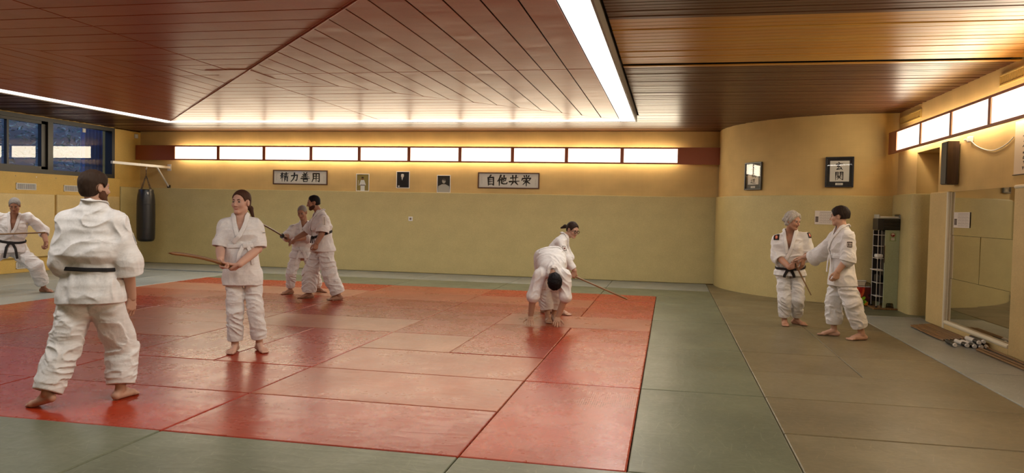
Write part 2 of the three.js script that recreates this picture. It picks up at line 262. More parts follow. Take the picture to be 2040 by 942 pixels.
{ // left wall: convector boxing with pads below, window band above
  const g = [box(XL - 0.3, XL, -0.3, 2.04, ZB, ZF), box(XL - 0.3, XL, 3.22, YC + 0.3, ZB, ZF), box(XL - 0.3, XL, 2.04, YC, ZB - 0.1, -15.92), box(XL - 0.3, XL, 2.04, YC, -7.7, ZF)];
  structure('wall_left', g, M.wallPaint, 'yellow painted left wall under the window band');
  const lines = structure('trim_8', box(XL - 0.01, XL + 0.035, 0, 2.04, -16.09, ZF, 0.006, 1), M.wallPaint, 'yellow convector boxing along the left wall');
  let z = -16.05; const R = rng(9);
  for (const w of [1.96, 2.04, 2.04, 2.04, 2.04]) { obj('pad_panel', box(XL + 0.03, XL + 0.085, 0.30, 1.61, z + 0.03, z + w - 0.03, 0.02, 2), M.padYellow, lines); z += w; }
  for (let i = 0; i < 9; i++) obj('screw', rod([XL + 0.035, 1.96 + (i & 1) * 0.004, -15.7 + i * 0.52], [XL + 0.041, 1.96, -15.7 + i * 0.52], 0.012, 0.009, 8), M.steel, lines);
  structure('trim_9', box(XL - 0.002, XL + 0.06, 0, PADY, ZB + 0.05, -16.10, 0.02, 2), M.pad, 'olive corner wall pad beside the punching bag');
  const vents = [[-13.36, 1.755, 0.5, 0.135, 'metal grille vent under the window, nearer the viewer of two'], [-14.60, 1.755, 0.5, 0.135, 'metal grille vent under the window, behind the bearded man'], [-13.36, 0.15, 0.5, 0.14, 'low metal grille vent near the floor behind the lunging man']];
  for (const [zc, yc, w, h, lab] of vents) {
    const t = thing('vent_grille', lab, 'vent', [XL + 0.036, yc, zc]);
    obj('frame', [box(0, 0.012, h / 2 - 0.014, h / 2, -w / 2, w / 2), box(0, 0.012, -h / 2, -h / 2 + 0.014, -w / 2, w / 2), box(0, 0.012, -h / 2, h / 2, -w / 2, -w / 2 + 0.014), box(0, 0.012, -h / 2, h / 2, w / 2 - 0.014, w / 2)], M.whiteSteel, t);
    obj('backing', box(0.001, 0.003, -h / 2 + 0.01, h / 2 - 0.01, -w / 2 + 0.01, w / 2 - 0.01), M.backing, t);
    for (let i = 0; i < 18; i++) { const a = -w / 2 + 0.026 + i * (w - 0.05) / 17; obj('slat', box(0.002, 0.010, -h / 2 + 0.012, h / 2 - 0.012, a - 0.006, a + 0.006), M.whiteSteel, t); }
  }
}
{ // window band
  const zs = [-15.92, -14.02, -12.05, -10.0, -7.7];
  for (let i = 0; i < 4; i++) {
    const a = zs[i], b = zs[i + 1], o = structure('window_' + (i + 1), [box(XL - 0.16, XL + 0.03, 2.04, 2.13, a, b), box(XL - 0.16, XL + 0.03, 3.14, 3.22, a, b), box(XL - 0.16, XL + 0.03, 2.13, 3.14, a, a + 0.09), box(XL - 0.16, XL + 0.03, 2.13, 3.14, b - 0.05, b)], M.darkFrame, 'dark framed window high in the left wall');
    if (i === 1) { obj('sash', [box(XL - 0.1, XL - 0.01, 2.13, 2.19, a + 0.09, b - 0.05), box(XL - 0.1, XL - 0.01, 3.08, 3.14, a + 0.09, b - 0.05), box(XL - 0.1, XL - 0.01, 2.13, 3.14, a + 0.09, a + 0.22)], M.darkFrame, o); obj('glazing_bar', box(XL - 0.09, XL - 0.02, 2.13, 3.14, a + 1.02, a + 1.07), M.darkFrame, o); }
    obj('pane', new THREE.PlaneGeometry(b - a - 0.12, 1.03).rotateY(Math.PI / 2).translate(XL - 0.082, 2.635, (a + b) / 2 + 0.02), M.glass, o);
    if (i === 0) obj('sensor', box(XL - 0.05, XL - 0.02, 3.03, 3.12, a + 0.86, a + 0.95, 0.008, 1), M.white, o);
  }
}
{ // ceiling: slats round the edge, planks in a mitred field in the middle
  const T_ = TRAY, c = structure('ceiling', box(XL - 0.2, XR + 0.3, YC + 0.06, YC + 0.3, ZB - 0.2, ZF + 0.2), M.backing, 'slatted wood brown metal ceiling around a mitred red brown plank field');
  const R = rng(31), ox0 = T_.x0 - T_.w - 0.05, ox1 = T_.x1 + T_.w + 0.05, oz0 = T_.z0 - T_.w - 0.05, oz1 = T_.z1 + T_.w + 0.05;
  const cache = {};
  const slat = (x0, x1, z, w, m, sag = 0) => {
    const key = [x0, x1, w].map((v) => v.toFixed(3)).join(), g = cache[key] ||= (() => { const q = box(x0, x1, 0, 0.010, -w / 2, w / 2, 0.003, 1); const uv = q.attributes.uv, p = q.attributes.position; for (let i = 0; i < uv.count; i++) uv.setXY(i, p.getZ(i) + p.getY(i), p.getX(i)); return q; })();
    const o = obj('slat', g, m, c); o.position.set(0, YC + (R() - 0.5) * 0.005 - sag, z); o.rotation.z = (R() - 0.5) * 0.0012;
  };
  const pitch = 0.096;
  for (let z = ZB + 0.06; z < -2.6; z += pitch) {
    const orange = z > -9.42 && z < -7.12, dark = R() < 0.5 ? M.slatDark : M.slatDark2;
    if (z < oz0) slat(XL - 0.02, XR + 0.02, z, pitch - 0.014, dark);
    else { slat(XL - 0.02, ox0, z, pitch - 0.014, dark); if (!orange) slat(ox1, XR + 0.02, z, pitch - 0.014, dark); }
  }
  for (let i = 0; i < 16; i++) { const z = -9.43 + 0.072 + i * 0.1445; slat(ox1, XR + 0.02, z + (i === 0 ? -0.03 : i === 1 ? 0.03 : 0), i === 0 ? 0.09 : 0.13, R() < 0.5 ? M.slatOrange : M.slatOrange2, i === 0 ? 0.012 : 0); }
  obj('plain_cover', box(XL, XR, YC + 0.01, YC + 0.03, -2.6, ZF), M.slatDark, c);
  // plank field
  const cx = (T_.x0 + T_.x1) / 2, cz = -8.89, n = 15, gap = 0.009, y0 = T_.y + 0.004, plate = 0.3;
  const tri = (poly, along, m) => { // thin plank with a plan outline
    const s = new THREE.Shape(poly.map(([x, z]) => new THREE.Vector2(x, -z))), g = new THREE.ExtrudeGeometry(s, { depth: 0.004, bevelEnabled: true, bevelSize: 0.002, bevelThickness: 0.002, bevelSegments: 1 });
    g.rotateX(-Math.PI / 2); g.translate(0, y0 + (R() - 0.5) * 0.0016, 0); const q = metricUV(g, 1, along), o = R() * 5, uv = q.attributes.uv; for (let i = 0; i < uv.count; i++) uv.setXY(i, uv.getX(i) + o, uv.getY(i) + o); obj('plank', q, m, c);
  };
  const inset = (poly, d) => { const mx = poly.reduce((a, p) => a + p[0], 0) / poly.length, mz = poly.reduce((a, p) => a + p[1], 0) / poly.length; return poly.map(([x, z]) => [x + Math.sign(mx - x) * d, z + Math.sign(mz - z) * d]); };
  const faces = [['x', T_.x1, 1], ['x', T_.x0, -1], ['z', T_.z0, -1], ['z', T_.z1, 1]];
  for (const [ax, edge] of faces) for (let i = 0; i < n; i++) for (const side of [-1, 1]) {
    const f0 = i / n, f1 = (i + 1) / n;               // from the edge inwards
    const lim = ax === 'x' ? [(T_.z0), (T_.z1)] : [T_.x0, T_.x1], cc = ax === 'x' ? cz : cx, c0 = ax === 'x' ? cx : cz, e = side < 0 ? lim[0] : lim[1];
    const a0 = mix(edge, c0, f0), a1 = mix(edge, c0, f1), b0 = mix(e, cc, f0), b1 = mix(e, cc, f1);
    let poly = [[a0, cc], [a0, b0], [a1, b1], [a1, cc]]; if (i === n - 1) poly = [[a0, cc], [a0, b0], [a1, b1]];
    tri(inset(poly.map(([u, v]) => (ax === 'x' ? [u, v] : [v, u])), gap), ax !== 'x', M.plank[(R() * 3) | 0]);
  }
  // mitre beads and the small plate where they meet
  for (const [ex, ez] of [[T_.x0, T_.z0], [T_.x1, T_.z1]]) obj('mitre_bead', [rod([ex, y0 - 0.004, ez], [cx, y0 - 0.004, cz], 0.008, 0.008, 8), rod([ex - 0.022, y0, ez + 0.022], [cx - 0.022, y0, cz + 0.022], 0.006, 0.006, 6)], M.plank[1], c);
  obj('centre_plate', box(cx - plate, cx + plate, y0 - 0.006, y0 - 0.002, cz - plate * 1.1, cz + plate * 1.1, 0.003, 1), M.plank[2], c);
  obj('upper_void', box(T_.x0 - T_.w, T_.x1 + T_.w, y0 + 0.03, y0 + 0.05, T_.z0 - T_.w, T_.z1 + T_.w), M.backing, c);
}
{ // diffuser trays
  const T_ = TRAY, w = T_.w, y = T_.y;
  const runs = [['right', T_.x1, T_.x1 + w, T_.z0 - w, T_.z1 + w, 'z'], ['left', T_.x0 - w, T_.x0, T_.z0 - w, T_.z1 + w, 'z'], ['back', T_.x0, T_.x1, T_.z0 - w, T_.z0, 'x'], ['front', T_.x0, T_.x1, T_.z1, T_.z1 + w, 'x']];
  const lab = { right: 'white strip light tray along the right edge of the plank ceiling', left: 'white strip light tray along the window side of the plank ceiling', back: 'white strip light tray along the far edge of the plank ceiling', front: 'white strip light tray overhead near the viewer' };
  for (const [s, x0, x1, z0, z1, ax] of runs) {
    const t = thing('ceiling_light_tray', lab[s], 'light', [(x0 + x1) / 2, y, (z0 + z1) / 2], 0, 'strip light trays around the plank ceiling'), hx = (x1 - x0) / 2, hz = (z1 - z0) / 2;
    const L = ax === 'z' ? 2 * hz : 2 * hx, n = Math.round(L / 1.23);
    for (let i = 0; i < n; i++) { const a = -L / 2 + i * L / n + 0.004, b = -L / 2 + (i + 1) * L / n - 0.004; obj('diffuser', ax === 'z' ? box(-hx + 0.006, hx - 0.006, 0, 0.02, a, b, 0.004, 1) : box(a, b, 0, 0.02, -hz + 0.006, hz - 0.006, 0.004, 1), M.lampCool, t); }
    const o = 0.022, f = 0.16;
    if (s === 'right') obj('fascia', box(hx, hx + o, -0.012, f, -hz - o, hz + o), M.trayTrim, t);
    if (s === 'left') obj('fascia', box(-hx - o, -hx, -0.012, f, -hz - o, hz + o), M.trayTrim, t);
    if (s === 'back') obj('fascia', box(-hx - w, hx + w, -0.004, f, -hz - o, -hz), M.trayTrim, t);
    if (s === 'front') obj('fascia', box(-hx - w, hx + w, -0.012, f, hz, hz + o), M.trayTrim, t);
  }
}
// wall light bands: wooden fascia with backlit opal panels, open above and below so that light washes the wall
function lightBand(name, label, length, panels, from, to, pos, turn) {
  const t = thing(name, label, 'light', pos, turn, 'backlit wall light bands'), y0 = -0.18, y1 = 0.18, dz = 0.19; // local: length along x from 0, front towards +z, wall at z = 0
  const rail = 0.034, mull = 0.075;
  obj('rail', box(from, to, y1 - rail, y1, dz - 0.03, dz, 0.003, 1), M.fascia, t);
  obj('rail', box(from, to, y0, y0 + rail, dz - 0.03, dz, 0.003, 1), M.fascia, t);
  if (from > 0.01) obj('end_board', box(0, from, y0, y1, dz - 0.03, dz, 0.003, 1), M.fascia, t);
  if (to < length - 0.01) obj('end_board', box(to, length, y0, y1, dz - 0.03, dz, 0.003, 1), M.fascia, t);
  const p = (to - from) / panels, yaw = turn, place = (x, y, z) => V(x, y, z).applyAxisAngle(V(0, 1, 0), yaw).add(V(...pos)).toArray(), dir = (x, z) => V(x, 0, z).applyAxisAngle(V(0, 1, 0), yaw).toArray();
  for (let i = 0; i <= panels; i++) obj('mullion', box(from + i * p - (i === 0 ? 0 : mull / 2), from + i * p + (i === panels ? 0 : mull / 2), y0 + rail, y1 - rail, dz - 0.03, dz - 0.002, 0.003, 1), M.fascia, t);
  for (let i = 0; i < panels; i++) {
    const a = from + i * p + mull / 2, b = from + (i + 1) * p - mull / 2, c = (a + b) / 2;
    const d = obj('opal_panel', box(a - 0.01, b + 0.01, y0 + rail - 0.01, y1 - rail + 0.01, dz - 0.024, dz - 0.016), M.lampWarm, t);
    obj('lamp_tube', rod([a + 0.02, 0, 0.135], [b - 0.02, 0, 0.135], 0.013, 0.013, 10), M.lampWarm, d);
    areaLight(b - a, y1 - y0 - 2 * rail, WARM, L_PANEL, place(c, 0, dz - 0.01), dir(0, 1));
    areaLight(b - a, 0.10, WARM, L_WASH, place(c, 0, 0.115), dir(0, -1));
  }
}
lightBand('wall_light_band', 'long backlit light band of ten panels above the scrolls on the back wall', 13.94, 10, 1.05, 13.1, [-12.94, 2.712, ZB], 0);
lightBand('wall_light_band', 'backlit light band above the mirror on the right wall', 16.4, 13, 0.40, 16.4, [XR, 2.715, -13.76], -Math.PI / 2);

// ---------------------------------------------------------------- writing: brush strokes in a unit square, y downwards: [width, x, y, x, y, ...]
const GLYPH = {
  sei: [[7, 14, 14, 20, 28], [7, 38, 12, 30, 26], [8, 8, 36, 44, 34], [9, 26, 6, 26, 94], [7, 25, 40, 8, 66], [7, 27, 42, 42, 58], [8, 50, 14, 94, 12], [7, 52, 27, 90, 25], [7, 46, 40, 97, 37], [9, 71, 4, 70, 40], [9, 56, 50, 53, 94], [9, 56, 50, 87, 49, 85, 92, 76, 86], [6, 58, 63, 84, 62], [6, 57, 76, 84, 75]],
  riki: [[10, 14, 34, 78, 26, 74, 70, 66, 86, 54, 78], [11, 46, 6, 44, 44, 30, 74, 8, 94]],
  zen: [[8, 34, 2, 40, 14], [8, 66, 0, 56, 16], [8, 22, 20, 78, 18], [8, 28, 31, 72, 30], [8, 12, 43, 90, 41], [10, 50, 14, 50, 58], [7, 30, 46, 36, 56], [7, 68, 44, 62, 56], [10, 4, 62, 96, 58], [9, 28, 70, 32, 96], [9, 28, 70, 74, 68, 69, 94], [8, 32, 93, 70, 92]],
  you: [[11, 20, 10, 22, 60, 8, 94], [11, 20, 10, 84, 8, 86, 80, 84, 94, 70, 84], [8, 24, 36, 82, 34], [8, 24, 60, 82, 58], [10, 52, 10, 52, 92]],
  ji: [[10, 52, 2, 38, 22, 24, 32], [12, 28, 26, 30, 96], [12, 28, 26, 78, 22, 80, 94, 70, 88], [8, 40, 46, 68, 44], [8, 40, 64, 68, 62], [9, 32, 86, 76, 84]],
  ta: [[12, 34, 2, 22, 34, 4, 58], [12, 22, 34, 20, 97], [9, 36, 44, 84, 26, 80, 52, 70, 50], [10, 66, 4, 62, 64], [11, 46, 26, 44, 76, 62, 82, 92, 80, 96, 68]],
  kyou: [[9, 14, 26, 84, 20], [10, 34, 4, 38, 56], [10, 66, 2, 60, 54], [11, 4, 60, 96, 54], [10, 38, 66, 18, 92], [11, 60, 64, 84, 88]],
  ei: [[9, 28, 4, 34, 18], [9, 50, 0, 50, 18], [9, 74, 4, 62, 20], [10, 14, 30, 6, 48], [11, 14, 30, 90, 26, 80, 42], [9, 24, 52, 80, 48], [11, 50, 34, 50, 98], [9, 48, 56, 18, 86], [11, 54, 56, 84, 76]],
  gou: [[10, 50, 4, 30, 34, 6, 52], [11, 50, 4, 70, 32, 96, 48], [7, 34, 46, 66, 44], [8, 34, 62, 38, 92], [8, 34, 62, 68, 60, 62, 90], [7, 38, 90, 62, 88]],
  ki: [[9, 36, 4, 16, 34], [8, 34, 18, 82, 16], [8, 30, 32, 76, 30], [10, 22, 46, 78, 42, 80, 74, 92, 92, 96, 80], [8, 46, 52, 44, 96], [8, 20, 70, 66, 66], [7, 44, 70, 22, 92], [8, 46, 70, 64, 88]],
  dou: [[8, 10, 12, 22, 22], [9, 8, 40, 24, 40, 14, 68, 22, 80], [11, 6, 82, 24, 82, 60, 96, 97, 94], [7, 44, 4, 50, 16], [7, 76, 2, 66, 16], [8, 36, 22, 92, 20], [8, 48, 32, 46, 76], [8, 48, 32, 80, 30, 78, 76], [6, 50, 46, 76, 45], [6, 50, 60, 76, 59], [6, 48, 74, 78, 73]],
  gen: [[9, 40, 2, 56, 12], [11, 12, 24, 90, 18], [10, 48, 24, 24, 52, 56, 50, 20, 84], [11, 20, 84, 78, 78], [10, 68, 62, 88, 90]],
  kan: [[9, 10, 6, 10, 96], [8, 10, 6, 40, 5, 38, 36, 12, 38], [8, 12, 22, 38, 21], [8, 60, 5, 60, 34], [10, 60, 5, 92, 4, 92, 92, 80, 86], [7, 60, 20, 90, 19], [7, 62, 34, 90, 33], [7, 30, 50, 72, 48], [7, 26, 62, 76, 60], [8, 50, 50, 46, 70, 28, 88], [7, 52, 66, 74, 84], [6, 38, 42, 42, 50], [6, 62, 41, 56, 50]],
};
function brush(c, glyph, x, y, w, h, ink = '#120c0c', k = 1) {
  c.strokeStyle = c.fillStyle = ink; c.lineCap = 'round'; c.lineJoin = 'round';
  for (const [wd, ...p] of GLYPH[glyph]) {
    const n = p.length / 2, P = []; for (let i = 0; i < n; i++) P.push([x + p[2 * i] / 100 * w, y + p[2 * i + 1] / 100 * h]);
    for (let i = 0; i + 1 < n; i++) for (let s = 0; s <= 12; s++) { // pressed start, lifted end
      const t = s / 12, g = (i + t) / (n - 1), r = wd / 200 * Math.min(w, h) * k * (1.15 - 0.55 * g); c.beginPath(); c.arc(mix(P[i][0], P[i + 1][0], t), mix(P[i][1], P[i + 1][1], t), r, 0, 7); c.fill();
    }
  }
}
function smallMarks(c, x, y, w, h, n, seed, ink = '#3a3230') { const R = rng(seed); c.fillStyle = ink; for (let i = 0; i < n; i++) for (let k = 0; k < 5; k++) c.fillRect(x + R() * w * 0.8, y + (i + R() * 0.75) * h / n, w * (0.1 + R() * 0.35), h / n * 0.09); }
const paperTex = (w, h, draw) => canvasTexture(w, h, (c) => { c.fillStyle = '#d9d0c4'; c.fillRect(0, 0, w, h); draw(c); });
const print = (t, rough = 0.8) => std({ map: t, roughness: rough });
const flat = (w, h) => new THREE.PlaneGeometry(w, h);
function picture(name, label, w, h, frame, depth, frameMat, tex, pos, turn, opt = {}) { // framed sheet behind glass, hung with its back on a wall; local front +z
  const t = thing(name, label, opt.category || 'picture', pos, turn, opt.group), f = frame;
  obj('frame', [box(-w / 2, w / 2, h / 2 - f, h / 2, 0, depth, 0.004, 1), box(-w / 2, w / 2, -h / 2, -h / 2 + f, 0, depth, 0.004, 1), box(-w / 2, -w / 2 + f, -h / 2 + f, h / 2 - f, 0, depth, 0.004, 1), box(w / 2 - f, w / 2, -h / 2 + f, h / 2 - f, 0, depth, 0.004, 1)], frameMat, t);
  obj('backing', box(-w / 2 + f / 2, w / 2 - f / 2, -h / 2 + f / 2, h / 2 - f / 2, 0.001, depth * 0.3), opt.mount || M.paper, t);
  const s = obj('sheet', flat(opt.sw || w - 2 * f, opt.sh || h - 2 * f), print(tex), t); s.position.set(0, opt.sy || 0, depth * 0.3 + 0.001);
  if (opt.glass !== false) obj('glass', flat(w - 2 * f, h - 2 * f).translate(0, 0, depth * 0.55), M.glass, t);
  return t;
}
{ // the two long calligraphies on the back wall
  const wide = (g, s) => paperTex(1024, 256, (c) => { g.forEach((q, i) => brush(c, q, 112 + i * 206, 30, 178, 196, '#120c0c', 1.35)); smallMarks(c, 40, 60, 16, 130, 6, s); smallMarks(c, 966, 90, 14, 130, 6, s + 1); });
  picture('calligraphy_frame', 'wide framed calligraphy in a wooden frame on the back wall, left of the three portraits', 1.40, 0.345, 0.025, 0.03, M.pictureWood, wide(['sei', 'riki', 'zen', 'you'], 3), [-8.63, 2.16, ZB], 0);
  picture('calligraphy_frame', 'wide framed calligraphy in a wooden frame on the back wall, right of the three portraits', 1.41, 0.36, 0.025, 0.03, M.pictureWood, wide(['ji', 'ta', 'kyou', 'ei'], 8), [-3.57, 2.15, ZB], 0);
  // portraits: plain dark prints with a generic figure
  const head = (c, x, y, r, skin, hair) => { c.fillStyle = skin; c.beginPath(); c.ellipse(x, y, r * 0.78, r, 0, 0, 7); c.fill(); c.fillStyle = hair; c.beginPath(); c.ellipse(x, y - r * 0.55, r * 0.8, r * 0.5, 0, Math.PI, 7.28); c.fill(); };
  const p1 = canvasTexture(192, 256, (c) => { c.fillStyle = '#9a8646'; c.fillRect(0, 0, 192, 256); c.fillStyle = '#e6e2d8'; c.beginPath(); c.moveTo(66, 88); c.lineTo(120, 88); c.lineTo(150, 170); c.lineTo(40, 170); c.fill(); c.fillRect(62, 170, 68, 86); c.fillStyle = '#151210'; c.fillRect(58, 164, 76, 10); head(c, 93, 64, 24, '#8a5c3a', '#1a1210'); c.fillStyle = '#f0ece0'; for (let i = 0; i < 6; i++) c.fillRect(20, 96 + i * 14, 10, 8); });
  const p2 = canvasTexture(192, 256, (c) => { c.fillStyle = '#242226'; c.fillRect(0, 0, 192, 256); c.fillStyle = '#151418'; c.beginPath(); c.moveTo(36, 256); c.lineTo(50, 120); c.lineTo(140, 110); c.lineTo(176, 256); c.fill(); head(c, 86, 62, 30, '#d8cdc2', '#e2dcd4'); c.fillStyle = '#d8d2cc'; c.beginPath(); c.moveTo(70, 92); c.lineTo(98, 92); c.lineTo(82, 140); c.fill(); c.fillRect(14, 222, 30, 24); });
  const p3 = canvasTexture(192, 256, (c) => { c.fillStyle = '#2b2927'; c.fillRect(0, 0, 192, 256); c.fillStyle = '#b9b2a4'; c.beginPath(); c.moveTo(0, 256); c.lineTo(10, 160); c.lineTo(70, 130); c.lineTo(124, 130); c.lineTo(182, 160); c.lineTo(192, 256); c.fill(); head(c, 97, 82, 36, '#b5aa9a', '#5a524a'); });
  const pp = [[-7.05, 2.06, 0.325, 0.41, p1, 'small photo of a standing figure in white on the back wall, leftmost of three portraits'], [-6.06, 2.135, 0.325, 0.39, p2, 'small dark photo of a person in black, middle one of three portraits'], [-5.08, 2.05, 0.325, 0.41, p3, 'small grey photo of a person in a pale coat, rightmost of three portraits']];
  for (const [x, y, w, h, t, l] of pp) picture('portrait_photo', l, w, h, 0.016, 0.014, M.white, t, [x, y, ZB], 0, { group: 'portraits on the back wall' });
  // framed calligraphies on the curved wall
  const onCurve = (x, d = 0) => { let t = 0.5; for (let i = 0; i < 60; i++) { const c = curve(t, d); t += (x - c[0]) * 0.06; } const c = curve(t, d); return [c[0], c[1], Math.atan2(c[2].x, c[2].z)]; };
  const tall = paperTex(256, 420, (c) => { ['gou', 'ki', 'dou'].forEach((q, i) => brush(c, q, 66, 24 + i * 128, 124, 118, '#120c0c', 1.25)); });
  const sq = paperTex(300, 330, (c) => { brush(c, 'gen', 84, 22, 122, 134, '#120c0c', 1.25); brush(c, 'kan', 78, 176, 136, 136, '#120c0c', 1.25); });
  const plate = paperTex(128, 40, (c) => { c.fillStyle = '#7a7068'; c.fillRect(24, 17, 80, 6); });
  for (const [x, y, w, h, sw, sh, tx, l] of [[1.53, 2.22, 0.46, 0.52, 0.29, 0.345, tall, 'black framed upright calligraphy on the curved wall, left of the square one'], [2.83, 2.255, 0.455, 0.52, 0.31, 0.355, sq, 'black framed squarish calligraphy on the curved wall above the youth']]) {
    const c = onCurve(x), t = picture('calligraphy_frame', l, w, h, 0.03, 0.03, M.blackGloss, tx, [c[0] + Math.sin(c[2]) * 0.012, y, c[1] + Math.cos(c[2]) * 0.012], c[2], { sw, sh, sy: 0.015, mount: M.black });
    const n = obj('name_plate', flat(0.12, 0.036), print(plate), t); n.position.set(0, -0.205, 0.0125);
  }
  // notices
  const notice = canvasTexture(256, 200, (c) => { c.fillStyle = '#d6cec6'; c.fillRect(0, 0, 256, 200); c.strokeStyle = '#6b625c'; c.fillStyle = '#6b5f58'; c.fillRect(10, 86, 44, 78); c.fillStyle = '#3b302c'; c.fillRect(10, 90, 44, 6); c.fillRect(10, 160, 44, 6); c.lineWidth = 2; for (let i = 0; i < 3; i++) for (let j = 0; j < 4; j++) { const x = 72 + i * 60, y = 36 + j * 38; c.strokeRect(x, y, 50, 32); c.beginPath(); c.moveTo(x + 8, y + 28); c.lineTo(x + 20, y + 8); c.lineTo(x + 28, y + 28); c.moveTo(x + 30, y + 26); c.lineTo(x + 40, y + 10); c.stroke(); } c.fillRect(72, 20, 170, 4); });
  const c = onCurve(2.60, 0.055);
  const n1 = tag(obj('notice_sheet', flat(0.29, 0.235), print(notice)), 'white printed notice taped to the curved wall pad behind the youth', 'notice'); n1.position.set(c[0], 1.47, c[1]); n1.rotation.y = c[2];
  const n2 = tag(obj('notice_sheet', flat(0.55, 0.20), print(notice)), 'white printed notice taped inside the mirror at upper left', 'notice'); n2.position.set(XR - 0.03, 1.475, -10.84); n2.rotation.y = -Math.PI / 2;
  // hanging scroll and cable
  const scroll = canvasTexture(512, 320, (c) => { c.fillStyle = '#dcccb2'; c.fillRect(0, 0, 512, 320); c.strokeStyle = '#14100e'; c.lineCap = 'round'; const R = rng(12); for (let col = 0; col < 6; col++) for (let k = 0; k < 7; k++) { const x = 70 + col * 74 + (k & 1) * 4, y = (col ? 20 : 95) + k * (col ? 38 : 32); if (y > 300) continue; for (let s = 0; s < 4; s++) { c.lineWidth = 3 + R() * 4; c.beginPath(); c.moveTo(x - 10 + R() * 20, y - 9 + R() * 18); c.lineTo(x - 10 + R() * 20, y - 9 + R() * 18); c.stroke(); } } });
  const sc = thing('hanging_scroll', 'pale hanging scroll with ink characters at the right edge', 'scroll', [XR - 0.004, 2.255, -8.58], -Math.PI / 2);
  obj('sheet', box(-0.84, 0.84, -0.27, 0.31, -0.002, 0.002), M.paper, sc); const sp = obj('writing', flat(1.68, 0.58), print(scroll), sc); sp.position.set(0, 0.02, 0.004);
  obj('roller', [rod([-0.86, -0.275, 0.004], [0.86, -0.275, 0.004], 0.006, 0.006, 8)], M.walnut, sc);
  tag(obj('speaker_cable', tube([[XR - 0.03, 2.49, -10.66], [XR - 0.012, 2.40, -10.5], [XR - 0.012, 2.30, -10.0], [XR - 0.012, 2.34, -9.62], [XR - 0.012, 2.40, -9.44]], 0.006, 40, 6), M.white), 'white cable sagging along the wall from the loudspeaker to the scroll', 'cable');
  const cl = tag(obj('cable_clip', [box(XR - 0.05, XR, 2.46, 2.53, -10.72, -10.62, 0.012, 2), rod([XR - 0.04, 2.50, -10.75], [XR - 0.01, 2.51, -10.9], 0.012, 0.012, 8)], M.white), 'white cable bracket beside the loudspeaker', 'clip');
}
{ // loudspeaker on the mirror wall
  const t = thing('loudspeaker', 'tall walnut wall loudspeaker with a dark grille under the light band', 'loudspeaker', [XR, 1.94, -11.15]);
  obj('cabinet', box(-0.155, -0.015, 0, 0.57, -0.115, 0.095, 0.004, 1), M.walnut, t); obj('grille', box(-0.168, -0.150, 0.008, 0.562, -0.108, 0.088, 0.004, 1), M.black, t); obj('bracket', box(-0.02, 0, 0.2, 0.4, -0.04, 0.03), M.steel, t);
}
{ // vents above the right light band
  for (const [zc, lab] of [[-13.25, 'brass coloured air vent above the light band by the curved wall'], [-9.35, 'brass coloured air vent above the light band near the right edge']]) {
    const w = 1.05, h = 0.135, t = thing('air_vent', lab, 'vent', [XR, 3.09, zc], -Math.PI / 2);
    obj('frame', [box(-w / 2, w / 2, h / 2 - 0.02, h / 2, 0, 0.02, 0.003, 1), box(-w / 2, w / 2, -h / 2, -h / 2 + 0.02, 0, 0.02, 0.003, 1), box(-w / 2, -w / 2 + 0.02, -h / 2 + 0.02, h / 2 - 0.02, 0, 0.02), box(w / 2 - 0.02, w / 2, -h / 2 + 0.02, h / 2 - 0.02, 0, 0.02)], M.wallPaint, t);
    obj('backing', box(-w / 2 + 0.01, w / 2 - 0.01, -h / 2 + 0.01, h / 2 - 0.01, 0.001, 0.003), M.trayTrim, t);
    for (let i = 0; i < 30; i++) { const x = -w / 2 + 0.036 + i * (w - 0.072) / 29; obj('louvre', box(x - 0.007, x + 0.007, -h / 2 + 0.018, h / 2 - 0.018, 0.003, 0.015), M.wallPaint, t); }
  }
}
{ // outlet on the back pad and a junction box in the far left corner
  const t = thing('wall_outlet', 'small white wall socket in the middle of the back wall pad', 'socket', [-5.84, 1.24, ZB + 0.06]); obj('plate', box(-0.05, 0.05, -0.05, 0.05, 0, 0.012, 0.004, 1), M.white, t); obj('socket', rod([0, 0, 0.008], [0, 0, 0.014], 0.025, 0.025, 14), M.trayTrim, t);
  tag(obj('junction_box', box(XL + 0.002, XL + 0.04, 3.06, 3.16, -16.72, -16.62, 0.006, 1), M.white), 'small white box high in the far left corner', 'box');
}
